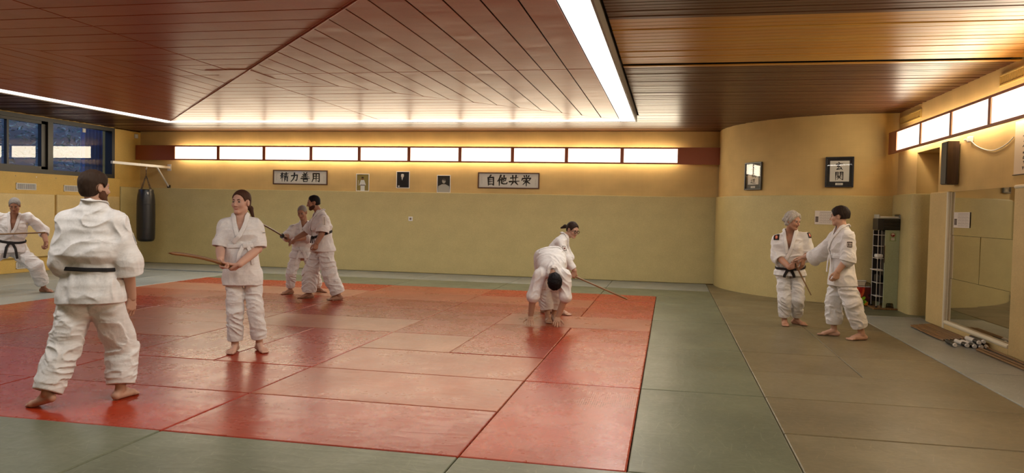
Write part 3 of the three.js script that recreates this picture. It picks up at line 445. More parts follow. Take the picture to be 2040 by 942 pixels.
{ // punching bag on its bracket
  const bx = -12.13, by = 2.36, t = thing('bag_bracket', 'white steel wall bracket that carries the punching bag', 'bracket', [bx, by, ZB]);
  obj('beam', box(-0.03, 0.03, -0.03, 0.03, 0.005, 2.0, 0.005, 1), M.whiteSteel, t); obj('brace', rod([0, -0.46, 0.035], [0, -0.02, 0.47], 0.02, 0.02, 10), M.whiteSteel, t); obj('foot', box(-0.035, 0.035, -0.5, -0.43, 0.0, 0.045, 0.004, 1), M.black, t); obj('wall_plate', box(-0.05, 0.05, -0.08, 0.08, 0, 0.012), M.whiteSteel, t);
  obj('hook', tube([[0, -0.03, 0.86], [0.02, -0.06, 0.86], [0.0, -0.095, 0.86], [-0.02, -0.07, 0.86]], 0.007, 16, 6), M.steel, t);
  const b = thing('punching_bag', 'black cylindrical punching bag hanging by chains in the far left corner', 'punching bag', [bx, 0.565, ZB + 0.86]);
  const pr = [[0, 0], [0.13, 0.0], [0.175, 0.02], [0.198, 0.07], [0.203, 0.25], [0.205, 0.6], [0.200, 0.95], [0.185, 1.10], [0.168, 1.17], [0.165, 1.22], [0.150, 1.23], [0, 1.215]].map(([r, y]) => new THREE.Vector2(r, y));
  obj('body', new THREE.LatheGeometry(pr, 40), M.blackGloss, b); obj('seam', [new THREE.TorusGeometry(0.204, 0.004, 6, 40).rotateX(Math.PI / 2).translate(0, 0.30, 0), new THREE.TorusGeometry(0.204, 0.004, 6, 40).rotateX(Math.PI / 2).translate(0, 0.88, 0)], M.black, b);
  obj('tag_label', box(0.10, 0.155, 1.11, 1.165, 0.118, 0.128), M.paper, b);
  const chain = []; for (const [ex, ez] of [[0.14, 0], [-0.14, 0], [0, 0.14], [0, -0.14]]) for (let i = 0; i < 9; i++) { const u = i / 9, g = new THREE.TorusGeometry(0.016, 0.0045, 5, 10); g.scale(0.7, 1.2, 1); if (i & 1) g.rotateY(Math.PI / 2); g.translate(ex * (1 - u), 1.23 + u * 0.33, ez * (1 - u)); chain.push(g); }
  for (let i = 0; i < 5; i++) { const g = new THREE.TorusGeometry(0.016, 0.0045, 5, 10); g.scale(0.7, 1.2, 1); if (i & 1) g.rotateY(Math.PI / 2); g.translate(0, 1.56 + i * 0.032, 0); chain.push(g); }
  obj('chain', chain, M.walnut, b);
}
{ // rack in the corner: green end panel, open shelves to the left, black drawer box and tray on top
  const t = thing('storage_rack', 'tall narrow pale green metal rack with open wire shelves', 'rack', [3.34, 0, -13.50]);
  const green = std({ color: lin(0.44, 0.52, 0.34), map: T.speckle, roughness: 0.45 });
  const sh = new THREE.Shape(); [[0.08, 0.03], [0.115, 0.03], [0.125, 0.09], [0.14, 0.11], [0.225, 0.11], [0.24, 0.09], [0.25, 0.03], [0.29, 0.03], [0.29, 1.285], [0.08, 1.285]].forEach(([x, y], i) => (i ? sh.lineTo(x, y) : sh.moveTo(x, y)));
  const pg = new THREE.ExtrudeGeometry(sh, { depth: 0.02, bevelEnabled: true, bevelSize: 0.003, bevelThickness: 0.003, bevelSegments: 1 }); pg.translate(0.0, 0, 0.14);
  obj('end_panel', metricUV(pg), green, t); const pg2 = pg.clone().translate(0, 0, -0.36); obj('end_panel', pg2, green, t);
  obj('back_panel', [box(0.26, 0.28, 0.10, 1.28, -0.19, 0.135), box(-0.02, 0.26, 0.10, 1.28, -0.19, -0.18), box(0.075, 0.082, 0.1, 1.27, -0.18, 0.135)], M.darkFrame, t);
  for (const y of [0.20, 0.42, 0.62, 0.82, 1.02, 1.20]) obj('shelf', [box(-0.02, 0.075, y, y + 0.006, -0.18, 0.132), rod([-0.02, y + 0.008, -0.18], [-0.02, y + 0.008, 0.136], 0.004, 0.004, 6), rod([-0.02, y + 0.008, 0.135], [0.08, y + 0.008, 0.135], 0.004, 0.004, 6)], M.whiteSteel, t);
  obj('upright', [rod([-0.02, 0.03, 0.135], [-0.02, 1.285, 0.135], 0.005, 0.005, 6), rod([-0.02, 0.03, -0.18], [-0.02, 1.285, -0.18], 0.005, 0.005, 6), rod([0.03, 0.03, 0.135], [0.03, 1.285, 0.135], 0.003, 0.003, 6)], M.whiteSteel, t);
  obj('foot', [box(-0.03, 0.0, 0.026, 0.05, 0.12, 0.145), box(-0.03, 0.0, 0.026, 0.05, -0.195, -0.165)], M.black, t);
  obj('handle', box(0.068, 0.076, 0.76, 1.04, 0.148, 0.168), M.walnut, t);
  const st = obj('sticker', flat(0.10, 0.14), print(canvasTexture(96, 128, (c) => { c.clearRect(0, 0, 96, 128); c.fillStyle = '#8fa078'; c.fillRect(0, 0, 96, 128); c.fillStyle = '#7d1616'; c.beginPath(); c.arc(48, 34, 30, 0, 7); c.fill(); c.fillStyle = '#e4dccf'; c.beginPath(); c.arc(48, 34, 24, 3.3, 6.1); c.fill(); c.fillRect(34, 40, 8, 10); c.fillStyle = '#d9d4c8'; c.fillRect(26, 78, 46, 34); c.fillStyle = '#777'; c.fillRect(32, 88, 34, 3); c.fillRect(32, 96, 26, 3); })), t); st.position.set(0.19, 1.18, 0.1645);
  tag(obj('wooden_board', box(3.27, 3.64, 0.0, 0.026, -13.71, -13.30, 0.006, 1), M.oak), 'thin wooden board on the mats under the green rack', 'board');
  const d = thing('drawer_box', 'black plastic drawer box standing on the green rack', 'drawer box', [3.46, 1.2895, -13.48]);
  obj('case', box(-0.165, 0.18, 0, 0.185, -0.17, 0.15, 0.008, 1), M.black, d);
  for (let i = 0; i < 3; i++) { const f = obj('drawer', box(-0.08, 0.17, 0.012 + i * 0.057, 0.062 + i * 0.057, 0.145, 0.162, 0.006, 1), M.blackGloss, d); obj('handle', box(0.06, 0.15, 0.03 + i * 0.057, 0.04 + i * 0.057, 0.16, 0.172, 0.003, 1), M.black, f); }
  const l = thing('letter_tray', 'clear letter tray with papers on top of the black drawer box', 'tray', [3.46, 1.4755, -13.48]);
  const clear = phys({ color: lin(0.8, 0.82, 0.8), roughness: 0.25, transmission: 0.6, thickness: 0 });
  obj('tray', [box(-0.15, 0.17, 0.0, 0.006, -0.16, 0.15), box(-0.15, -0.144, 0, 0.065, -0.16, 0.15), box(0.164, 0.17, 0, 0.065, -0.16, 0.15), box(-0.15, 0.17, 0, 0.02, 0.144, 0.15)], clear, l);
  obj('paper_stack', box(-0.13, 0.15, 0.008, 0.035, -0.15, 0.14, 0.003, 1), M.paper, l); const s2 = obj('loose_sheet', box(-0.17, 0.16, 0.070, 0.074, -0.15, 0.14, 0.002, 1), M.pad, l); s2.rotation.z = 0.012; 
  // things lying on the shelves
  for (const [y, x0, x1, h, m, lab] of [[0.83, 3.325, 3.412, 0.06, M.white, 'pile of white leaflets on the upper shelf of the rack'], [0.63, 3.27, 3.412, 0.012, M.paper, 'white sheet sticking out of the middle shelf of the rack'], [0.43, 3.33, 3.410, 0.13, M.black, 'black bundle on a lower shelf of the rack']]) tag(obj('shelf_item', box(x0, x1, y + 0.003, y + 0.003 + h, -13.62, -13.38, Math.min(h / 3, 0.03), 2), m), lab, lab.startsWith('black') ? 'bundle' : 'papers');
}
{ // shopping bag with a plastic tub in it
  const t = thing('shopping_bag', 'colourful shopping bag printed with fruit beside the green rack', 'bag', [3.17, 0, -13.775], 0.06);
  const R = rng(4), pic = canvasTexture(256, 256, (c) => { c.fillStyle = '#5c1414'; c.fillRect(0, 0, 256, 256); const blob = (x, y, rx, ry, col) => { c.fillStyle = col; c.beginPath(); c.ellipse(x, y, rx, ry, R(), 0, 7); c.fill(); }; c.fillStyle = '#2d4a1c'; c.fillRect(0, 0, 40, 256); for (let i = 0; i < 14; i++) blob(40 + R() * 110, R() * 130, 10 + R() * 14, 26 + R() * 30, ['#b3211c', '#c93a24', '#8c1414', '#d85a2a'][i & 3]); for (let i = 0; i < 10; i++) blob(30 + R() * 60, 100 + R() * 110, 14 + R() * 12, 12 + R() * 10, ['#d98a5a', '#e2a873', '#c05c34'][i % 3]); for (let i = 0; i < 5; i++) blob(140 + R() * 30, 150 + R() * 90, 18, 34, ['#6fae1e', '#8fd028', '#4b8a18'][i % 3]); for (let i = 0; i < 6; i++) blob(190 + R() * 60, 60 + R() * 130, 22, 20, ['#3d0f22', '#5a1830', '#26101c'][i % 3]); for (let i = 0; i < 4; i++) blob(170 + R() * 40, 210 + R() * 30, 18, 18, '#d9892a'); c.fillStyle = '#101008'; c.fillRect(206, 180, 50, 76); });
  const g = new RoundedBoxGeometry(0.34, 0.33, 0.11, 3, 0.025); { const p = g.attributes.position; for (let i = 0; i < p.count; i++) { const y = p.getY(i), k = 1 + 0.10 * (y + 0.165) + 0.02 * Math.sin(p.getX(i) * 24 + y * 17); p.setX(i, p.getX(i) * k); p.setZ(i, p.getZ(i) * k + 0.006 * Math.sin(p.getX(i) * 31) * Math.cos(y * 23)); } const uv = g.attributes.uv; for (let i = 0; i < uv.count; i++) uv.setXY(i, p.getX(i) / 0.37 + 0.5, p.getY(i) / 0.33 + 0.5); g.computeVertexNormals(); }
  g.translate(0, 0.166, 0); obj('body', g, std({ map: pic, roughness: 0.35 }), t); obj('rim', [box(-0.174, 0.174, 0.322, 0.335, 0.050, 0.058), box(-0.174, 0.174, 0.322, 0.335, -0.058, -0.050)], M.white, t);
  const hd = obj('handle', tube([[0.06, 0.33, 0.062], [0.06, 0.38, 0.066], [0.10, 0.40, 0.068], [0.14, 0.37, 0.066], [0.14, 0.32, 0.062]], 0.004, 24, 5), M.black, t);
  const u = thing('plastic_tub', 'whitish plastic tub on top of the shopping bag', 'tub', [3.13, 0.335, -13.775]); obj('body', box(-0.12, 0.12, 0.0, 0.085, -0.05, 0.05, 0.02, 2), phys({ color: lin(0.62, 0.56, 0.45), roughness: 0.4 }), u); obj('lid', box(-0.126, 0.126, 0.084, 0.095, -0.055, 0.055, 0.005, 1), M.white, u);
}
// a wooden training sword: slightly curved, oval, with a pointed tip; runs along +x from the pommel
function bokkenGeo(len, curv = 0.02, r = 0.015, grip = 0.28) {
  const n = 22, k = 12, pos = [], idx = [], uv = [];
  for (let i = 0; i <= n; i++) { const u = i / n, x = u * len, bow = curv * 4 * u * (1 - u), tip = u > 0.94 ? Math.max(0.15, (1 - u) / 0.06) : 1, w = (u < grip / len ? 1 : 0.92 - 0.12 * u) * (u === 0 ? 0.75 : 1); for (let j = 0; j < k; j++) { const a = j / k * 2 * Math.PI; pos.push(x, bow + Math.sin(a) * r * 1.25 * w * tip, Math.cos(a) * r * 0.85 * w); uv.push(j / k * 0.1, x); } }
  for (let i = 0; i < n; i++) for (let j = 0; j < k; j++) { const a = i * k + j, b = i * k + (j + 1) % k; idx.push(a, b, a + k, b, b + k, a + k); }
  for (let j = 1; j + 1 < k; j++) { idx.push(0, j + 1, j); idx.push(n * k, n * k + j, n * k + j + 1); }
  const g = new THREE.BufferGeometry(); g.setAttribute('position', new THREE.Float32BufferAttribute(pos, 3)); g.setAttribute('uv', new THREE.Float32BufferAttribute(uv, 2)); g.setIndex(idx); g.computeVertexNormals(); return g;
}
function pointAlong(o, a, b, roll = 0) { const A = V(...a), d = V(...b).sub(A).normalize(); o.position.copy(A); o.quaternion.setFromUnitVectors(V(1, 0, 0), d); if (roll) o.rotateX(roll); return o; }
{ // wooden swords lying in front of the mirror
  const g = bokkenGeo(1.27, 0.008, 0.0165), m2 = phys({ color: lin(0.36, 0.17, 0.055), map: T.wood, roughness: 0.42 }), m3 = phys({ color: lin(0.44, 0.23, 0.08), map: T.wood, roughness: 0.42 });
  for (let i = 0; i < 8; i++) { const x = 3.285 + i * 0.0445, z = -11.36 - i * 0.035, o = obj('wooden_sword', g, [M.bokken, m2, m3][i % 3]); tag(o, 'wooden training sword on the floor before the mirror, ' + ['farthest from the wall', 'second from the open floor', 'third from the open floor', 'fourth from the open floor', 'fifth from the open floor', 'third from the mirror rail', 'second from the mirror rail', 'nearest the mirror rail'][i], 'sword', 'wooden swords laid before the mirror'); pointAlong(o, [x, 0.0165 + (i & 1) * 0.002, z], [x - 0.004 + i * 0.003, 0.0165, z + 1], Math.PI / 2); }
  // short black and white padded sticks
  const kinds = [[3.285, -9.98, 3.27, -9.66, 'black'], [3.395, -10.02, 3.405, -9.68, 'white'], [3.455, -10.0, 3.47, -9.64, 'white'], [3.515, -10.0, 3.53, -9.62, 'white'], [3.575, -10.02, 3.59, -9.64, 'black'], [3.49, -9.96, 3.50, -9.60, 'top'], [3.565, -10.05, 3.575, -9.68, 'topblack']];
  kinds.forEach(([x0, z0, x1, z1, k], i) => {
    const top = k.startsWith('top'), t = thing('padded_stick', ['black padded stick lying apart from the heap before the mirror', 'white padded stick with a black end, outermost of the heap', 'white padded stick with a black end, second from outside in the heap', 'white padded stick with a black end, third from outside in the heap', 'black padded stick with a white end, against the mirror rail', 'padded stick lying on top of the heap, lower one', 'black padded stick with white tip on top of the heap, against the rail'][i], 'stick', [x0, top ? 0.0775 : 0.0265, z0], 0, 'black and white padded sticks'), L = Math.hypot(x1 - x0, z1 - z0); t.rotation.y = Math.atan2(-(z1 - z0), x1 - x0);
    const bk = k === 'black' || k === 'topblack', r = 0.025;
    obj('shaft', rod([0, 0, 0], [L * 0.62, 0, 0], r, r, 14), bk ? M.black : M.white, t); obj('grip', rod([L * 0.62, 0, 0], [L * 0.93, 0, 0], r * 1.04, r * 1.04, 14), bk ? M.blackGloss : M.black, t); obj('end_cap', [rod([L * 0.93, 0, 0], [L, 0, 0], r, r * 0.8, 14)], M.white, t);
  });
  // long staffs near the right edge
  [[3.44, -9.50, 3.47, -7.72], [3.505, -9.62, 3.53, -7.8], [3.60, -9.70, 3.60, -7.9]].forEach(([x0, z0, x1, z1], i) => tag(obj('wooden_staff', rod([x0, 0.0145, z0], [x1, 0.0145, z1], 0.013, 0.013, 12), M.oak), ['long wooden staff on the floor at the right edge, outermost of three', 'long wooden staff on the floor at the right edge, middle one of three', 'long wooden staff on the floor at the right edge, against the wall pad'][i], 'staff', 'long staffs by the wall'));
}
{ // outside the windows: planted bank and a corrugated blue screen
  const n = 60, m = 40, pos = [], idx = [], g = new THREE.BufferGeometry();
  for (let i = 0; i <= n; i++) for (let j = 0; j <= m; j++) { const z = -40 + 40 * i / n, u = j / m, x = XL - 0.25 - 10 * u; pos.push(x, 0.45 + 5.9 * u + 0.5 * (fbm(i / n, u, 16, 12, 3, 61) - 0.5), z); }
  for (let i = 0; i < n; i++) for (let j = 0; j < m; j++) { const a = i * (m + 1) + j; idx.push(a, a + 1, a + m + 1, a + 1, a + m + 2, a + m + 1); }
  g.setAttribute('position', new THREE.Float32BufferAttribute(pos, 3)); g.setIndex(idx); g.computeVertexNormals();
  const soil = obj('planted_bank', metricUV(g), std({ color: lin(0.10, 0.085, 0.07), map: T.speckle, roughness: 1, side: THREE.DoubleSide })); tag(soil, 'steep earth bank outside the windows', 'bank'); soil.userData.kind = 'structure';
  const R = rng(66), leaf = new THREE.BufferGeometry(); leaf.setAttribute('position', new THREE.Float32BufferAttribute([0, 0, 0, 0.014, 0.005, 0.05, -0.014, 0.005, 0.05, 0, -0.008, 0.13], 3)); leaf.setIndex([0, 1, 2, 1, 3, 2]); leaf.computeVertexNormals();
  const im = new THREE.InstancedMesh(leaf, std({ color: lin(0.16, 0.20, 0.15), roughness: 0.7, side: THREE.DoubleSide }), 16000), o = new THREE.Object3D(), c = new THREE.Color();
  for (let i = 0; i < 16000; i++) { const u = Math.pow(R(), 1.3), z = -30 + R() * 24, x = XL - 0.9 - 9.3 * u, clump = fbm((z + 40) / 40, u, 20, 14, 2, 64); o.position.set(x + (R() - 0.5) * 0.3, 0.83 + 5.5 * u + R() * 0.55 * clump + 0.03, z); o.rotation.set((R() - 0.5) * 2.4, R() * 6.3, (R() - 0.5) * 2); o.scale.setScalar(0.7 + R() * 1.3); o.updateMatrix(); im.setMatrixAt(i, o.matrix); const q = 0.6 + R() * 0.9; im.setColorAt(i, c.setRGB(q, q * (0.85 + 0.3 * R()), q)); }
  im.name = 'shrub_foliage'; im.castShadow = im.receiveShadow = true; im.userData = { kind: 'stuff', label: 'tangled shrub leaves on the bank outside the windows', category: 'foliage' }; scene.add(im);
  const sh = [], z0 = -17.6; for (let i = 0; i <= 60; i++) sh.push(new THREE.Vector2(i * 0.028, 0.025 * Math.sign(Math.sin(i * Math.PI / 2 + 0.4))));
  const s = new THREE.Shape([...sh, ...sh.slice().reverse().map((p) => new THREE.Vector2(p.x, p.y + 0.012))]), cg = new THREE.ExtrudeGeometry(s, { depth: 3.0, bevelEnabled: false }); cg.rotateX(-Math.PI / 2); cg.rotateY(Math.PI / 2);
  const w = tag(obj('corrugated_screen', metricUV(cg), std({ color: lin(0.07, 0.16, 0.42), roughness: 0.5 })), 'blue corrugated metal screen outside the far end of the window', 'screen'); w.position.set(XL - 0.55, 0.3, -15.55);
}

// ---------------------------------------------------------------- figures: distance fields meshed with surface nets
function h3(x, y, z) { let h = Math.imul(x, 374761393) ^ Math.imul(y, 668265263) ^ Math.imul(z, 2147483647 - 1640531535); h = Math.imul(h ^ (h >>> 13), 1274126177); return ((h ^ (h >>> 16)) >>> 0) / 4294967296; }
function n3(x, y, z) {
  const a = Math.floor(x), b = Math.floor(y), c = Math.floor(z), fx = x - a, fy = y - b, fz = z - c, u = fx * fx * (3 - 2 * fx), v = fy * fy * (3 - 2 * fy), w = fz * fz * (3 - 2 * fz);
  return mix(mix(mix(h3(a, b, c), h3(a + 1, b, c), u), mix(h3(a, b + 1, c), h3(a + 1, b + 1, c), u), v), mix(mix(h3(a, b, c + 1), h3(a + 1, b, c + 1), u), mix(h3(a, b + 1, c + 1), h3(a + 1, b + 1, c + 1), u), v), w);
}
const smin = (a, b, k) => { const h = Math.max(k - Math.abs(a - b), 0); return Math.min(a, b) - h * h / (4 * k); };
const smax = (a, b, k) => -smin(-a, -b, k);
const vv = (a) => (a.isVector3 ? a : V(...a));
function cone(a, b, r0, r1) { a = vv(a); b = vv(b); const ax = a.x, ay = a.y, az = a.z, dx = b.x - ax, dy = b.y - ay, dz = b.z - az, dd = 1 / Math.max(1e-9, dx * dx + dy * dy + dz * dz), dr = r1 - r0; return (x, y, z) => { const px = x - ax, py = y - ay, pz = z - az; let t = (px * dx + py * dy + pz * dz) * dd; t = t < 0 ? 0 : t > 1 ? 1 : t; const qx = px - dx * t, qy = py - dy * t, qz = pz - dz * t; return Math.sqrt(qx * qx + qy * qy + qz * qz) - r0 - dr * t; }; }
function ball(c, rx, ry, rz, F) { // ellipsoid in the frame F = [right, up, forward]
  c = vv(c); const [A, B, C] = F || [V(1, 0, 0), V(0, 1, 0), V(0, 0, 1)], ix = 1 / rx, iy = 1 / ry, iz = 1 / rz;
  return (x, y, z) => { const px = x - c.x, py = y - c.y, pz = z - c.z, u = (px * A.x + py * A.y + pz * A.z) * ix, v = (px * B.x + py * B.y + pz * B.z) * iy, w = (px * C.x + py * C.y + pz * C.z) * iz, k0 = Math.sqrt(u * u + v * v + w * w), k1 = Math.sqrt(u * u * ix * ix + v * v * iy * iy + w * w * iz * iz); return k1 < 1e-9 ? -Math.min(rx, ry, rz) : k0 * (k0 - 1) / k1; };
}
function loft(o, axis, right, st, pw = 2.3) { // stations [s, half width, half depth, forward shift]
  const f = V().crossVectors(right, axis).normalize(), n = st.length;
  return (x, y, z) => {
    const px = x - o.x, py = y - o.y, pz = z - o.z, s = px * axis.x + py * axis.y + pz * axis.z; let i = 0; while (i < n - 2 && s > st[i + 1][0]) i++;
    const A = st[i], B = st[i + 1]; let t = (s - A[0]) / (B[0] - A[0]); t = t < 0 ? 0 : t > 1 ? 1 : t; t = t * t * (3 - 2 * t);
    const a = A[1] + (B[1] - A[1]) * t, b = A[2] + (B[2] - A[2]) * t, sh = A[3] + (B[3] - A[3]) * t;
    const u = Math.abs(px * right.x + py * right.y + pz * right.z) / a, v = Math.abs(px * f.x + py * f.y + pz * f.z - sh) / b;
    const k = Math.pow(Math.pow(u, pw) + Math.pow(v, pw), 1 / pw), lat = (k - 1) * Math.min(a, b), cap = Math.max(st[0][0] - s, s - st[n - 1][0]);
    return lat > 0 && cap > 0 ? Math.hypot(lat, cap) : Math.max(lat, cap);
  };
}
const union = (list, k) => (x, y, z) => { let d = 1e3; for (let i = 0; i < list.length; i++) { const e = list[i](x, y, z); d = e > d + 0.3 ? d : smin(d, e, k); } return d; };
const grad = (f, p, e = 0.003) => V(f(p.x + e, p.y, p.z) - f(p.x - e, p.y, p.z), f(p.x, p.y + e, p.z) - f(p.x, p.y - e, p.z), f(p.x, p.y, p.z + e) - f(p.x, p.y, p.z - e)).normalize();
function meshField(f, lo, hi, h, colorFn) {
  const nx = Math.ceil((hi.x - lo.x) / h) + 2, ny = Math.ceil((hi.y - lo.y) / h) + 2, nz = Math.ceil((hi.z - lo.z) / h) + 2, sx = 1, sy = nx, sz = nx * ny;
  const val = new Float32Array(nx * ny * nz).fill(NaN), vid = new Int32Array(nx * ny * nz).fill(-1), cells = [];
  const at = (i, j, k) => { const q = i + j * sy + k * sz; let v = val[q]; if (v !== v) v = val[q] = f(lo.x + i * h, lo.y + j * h, lo.z + k * h); return v; };
  const Bk = 5, R = h * Bk * 0.9 * 1.5 + 0.012;
  for (let K = 0; K < nz - 1; K += Bk) for (let J = 0; J < ny - 1; J += Bk) for (let I = 0; I < nx - 1; I += Bk) {
    if (Math.abs(f(lo.x + (I + Bk / 2) * h, lo.y + (J + Bk / 2) * h, lo.z + (K + Bk / 2) * h)) > R) continue;
    for (let k = K; k < Math.min(K + Bk, nz - 1); k++) for (let j = J; j < Math.min(J + Bk, ny - 1); j++) for (let i = I; i < Math.min(I + Bk, nx - 1); i++) {
      let m = 0; const c = []; for (let q = 0; q < 8; q++) { const v = at(i + (q & 1), j + ((q >> 1) & 1), k + (q >> 2)); c.push(v); if (v < 0) m |= 1 << q; }
      if (m === 0 || m === 255) continue;
      let x = 0, y = 0, z = 0, n = 0;
      for (const [a, b] of EDGES) { if (((m >> a) & 1) === ((m >> b) & 1)) continue; const t = c[a] / (c[a] - c[b]); x += (a & 1) + t * ((b & 1) - (a & 1)); y += ((a >> 1) & 1) + t * (((b >> 1) & 1) - ((a >> 1) & 1)); z += (a >> 2) + t * ((b >> 2) - (a >> 2)); n++; }
      vid[i + j * sy + k * sz] = cells.length / 3; cells.push(lo.x + (i + x / n) * h, lo.y + (j + y / n) * h, lo.z + (k + z / n) * h);
    }
  }
  const idx = [];
  for (let k = 1; k < nz - 1; k++) for (let j = 1; j < ny - 1; j++) for (let i = 1; i < nx - 1; i++) {
    const q = i + j * sy + k * sz; if (vid[q] < 0) continue; const a = val[q] < 0;
    const quad = (p0, p1, p2, p3, flip) => { if (p0 < 0 || p1 < 0 || p2 < 0 || p3 < 0) return; if (flip) idx.push(p0, p1, p2, p0, p2, p3); else idx.push(p0, p2, p1, p0, p3, p2); };
    if (a !== (val[q + sx] < 0)) quad(vid[q], vid[q - sy], vid[q - sy - sz], vid[q - sz], a);
    if (a !== (val[q + sy] < 0)) quad(vid[q], vid[q - sz], vid[q - sz - sx], vid[q - sx], a);
    if (a !== (val[q + sz] < 0)) quad(vid[q], vid[q - sx], vid[q - sx - sy], vid[q - sy], a);
  }
  const n = cells.length / 3, pos = new Float32Array(cells), nor = new Float32Array(n * 3), uv = new Float32Array(n * 2), col = new Float32Array(n * 3), p = V();
  for (let i = 0; i < n; i++) { p.set(pos[3 * i], pos[3 * i + 1], pos[3 * i + 2]); const g = grad(f, p, h * 0.7); nor.set([g.x, g.y, g.z], 3 * i); uv[2 * i] = p.x + p.z; uv[2 * i + 1] = p.y; if (colorFn) col.set(colorFn(p), 3 * i); }
  const g = new THREE.BufferGeometry(); g.setAttribute('position', new THREE.BufferAttribute(pos, 3)); g.setAttribute('normal', new THREE.BufferAttribute(nor, 3)); g.setAttribute('uv', new THREE.BufferAttribute(uv, 2)); if (colorFn) g.setAttribute('color', new THREE.BufferAttribute(col, 3)); g.setIndex(idx); return g;
}
const EDGES = [[0, 1], [2, 3], [4, 5], [6, 7], [0, 2], [1, 3], [4, 6], [5, 7], [0, 4], [1, 5], [2, 6], [3, 7]];
function bounds(pts, m) { const b = new THREE.Box3().setFromPoints(pts); return [b.min.subScalar(m), b.max.addScalar(m)]; }
function joinIndexed(list) { // merge indexed meshes that carry position, normal, uv, colour
  return mergeGeometries(list);
}
function ribbon(path, normals, width, thick, closed) { // flat band lying on a surface
  const n = path.length, pos = [], idx = [], uv = []; let len = 0;
  for (let i = 0; i < n; i++) { const a = path[closed ? (i + n - 1) % n : Math.max(0, i - 1)], b = path[closed ? (i + 1) % n : Math.min(n - 1, i + 1)], t = b.clone().sub(a).normalize(), s = V().crossVectors(t, normals[i]).normalize(); if (i) len += path[i].distanceTo(path[i - 1]); for (const [u, w] of [[-1, -0.5], [-1, 0.6], [-0.8, 1], [0.8, 1], [1, 0.6], [1, -0.5]]) { const p = path[i].clone().addScaledVector(s, u * width / 2).addScaledVector(normals[i], w * thick); pos.push(p.x, p.y, p.z); uv.push(u * width, len); } }
  const m = closed ? n : n - 1; for (let i = 0; i < m; i++) for (let k = 0; k < 6; k++) { const a = i * 6 + k, b = i * 6 + (k + 1) % 6, c = ((i + 1) % n) * 6 + k, d = ((i + 1) % n) * 6 + (k + 1) % 6; idx.push(a, c, b, b, c, d); }
  if (!closed) for (const q of [0, (n - 1) * 6]) for (let k = 1; k < 5; k++) idx.push(q, q + k, q + k + 1, q, q + k + 1, q + k);
  const g = new THREE.BufferGeometry(); g.setAttribute('position', new THREE.Float32BufferAttribute(pos, 3)); g.setAttribute('uv', new THREE.Float32BufferAttribute(uv, 2)); g.setIndex(idx); g.computeVertexNormals(); return g;
}
const onto = (f, p, off = 0) => { p = p.clone(); for (let i = 0; i < 14; i++) { const d = f(p.x, p.y, p.z) - off; p.addScaledVector(grad(f, p, 0.006), -d * 0.8); } return p; };
T.cloth = texture(256, 256, (u, v) => 0.5 + 0.28 * Math.sin(u * 2 * Math.PI * 40) * Math.sin(v * 2 * Math.PI * 40) + 0.5 * (fbm(u, v, 30, 30, 3, 71) - 0.5), false, 0.16);
T.crumple = texture(512, 512, (u, v) => { const w1 = fbm(u, v, 4, 4, 2, 81), w2 = fbm(u, v, 4, 4, 2, 82), r = (fx, fy, sd) => { const n = vnoise((u + 0.10 * w1) * fx, (v + 0.10 * w2) * fy, fx, fy, sd); return Math.pow(1 - Math.abs(2 * n - 1), 2.2); }; return 0.18 + 0.42 * r(6, 9, 83) + 0.26 * r(13, 17, 84) + 0.12 * r(26, 30, 85); }, false, 0.62);
T.clothTone = texture(256, 256, (u, v) => grey(0.95 + 0.05 * (fbm(u, v, 6, 6, 4, 72) - 0.5) + 0.05 * (fbm(u, v, 90, 90, 1, 73) - 0.5)), true, 0.7);
M.gi = phys({ color: lin(0.80, 0.785, 0.785), map: T.clothTone, roughness: 0.92, bumpMap: T.crumple, bumpScale: 0.0022, sheen: 0.2, sheenRoughness: 0.8 });
M.giLegs = phys({ color: lin(0.78, 0.765, 0.765), map: T.clothTone, roughness: 0.9, bumpMap: T.crumple, bumpScale: 0.0038 });
M.belt = std({ color: lin(0.014, 0.012, 0.013), roughness: 0.8, bumpMap: T.cloth, bumpScale: 0.001 });
M.skin = phys({ color: lin(1, 1, 1), vertexColors: true, roughness: 0.5, specularIntensity: 0.4 });
M.eyeWhite = std({ color: lin(0.34, 0.28, 0.245), roughness: 0.25 }); M.iris = std({ color: lin(0.03, 0.02, 0.015), roughness: 0.2 });
const hairMat = (r, g, b) => phys({ color: lin(r, g, b), roughness: 0.7, specularIntensity: 0.35 });

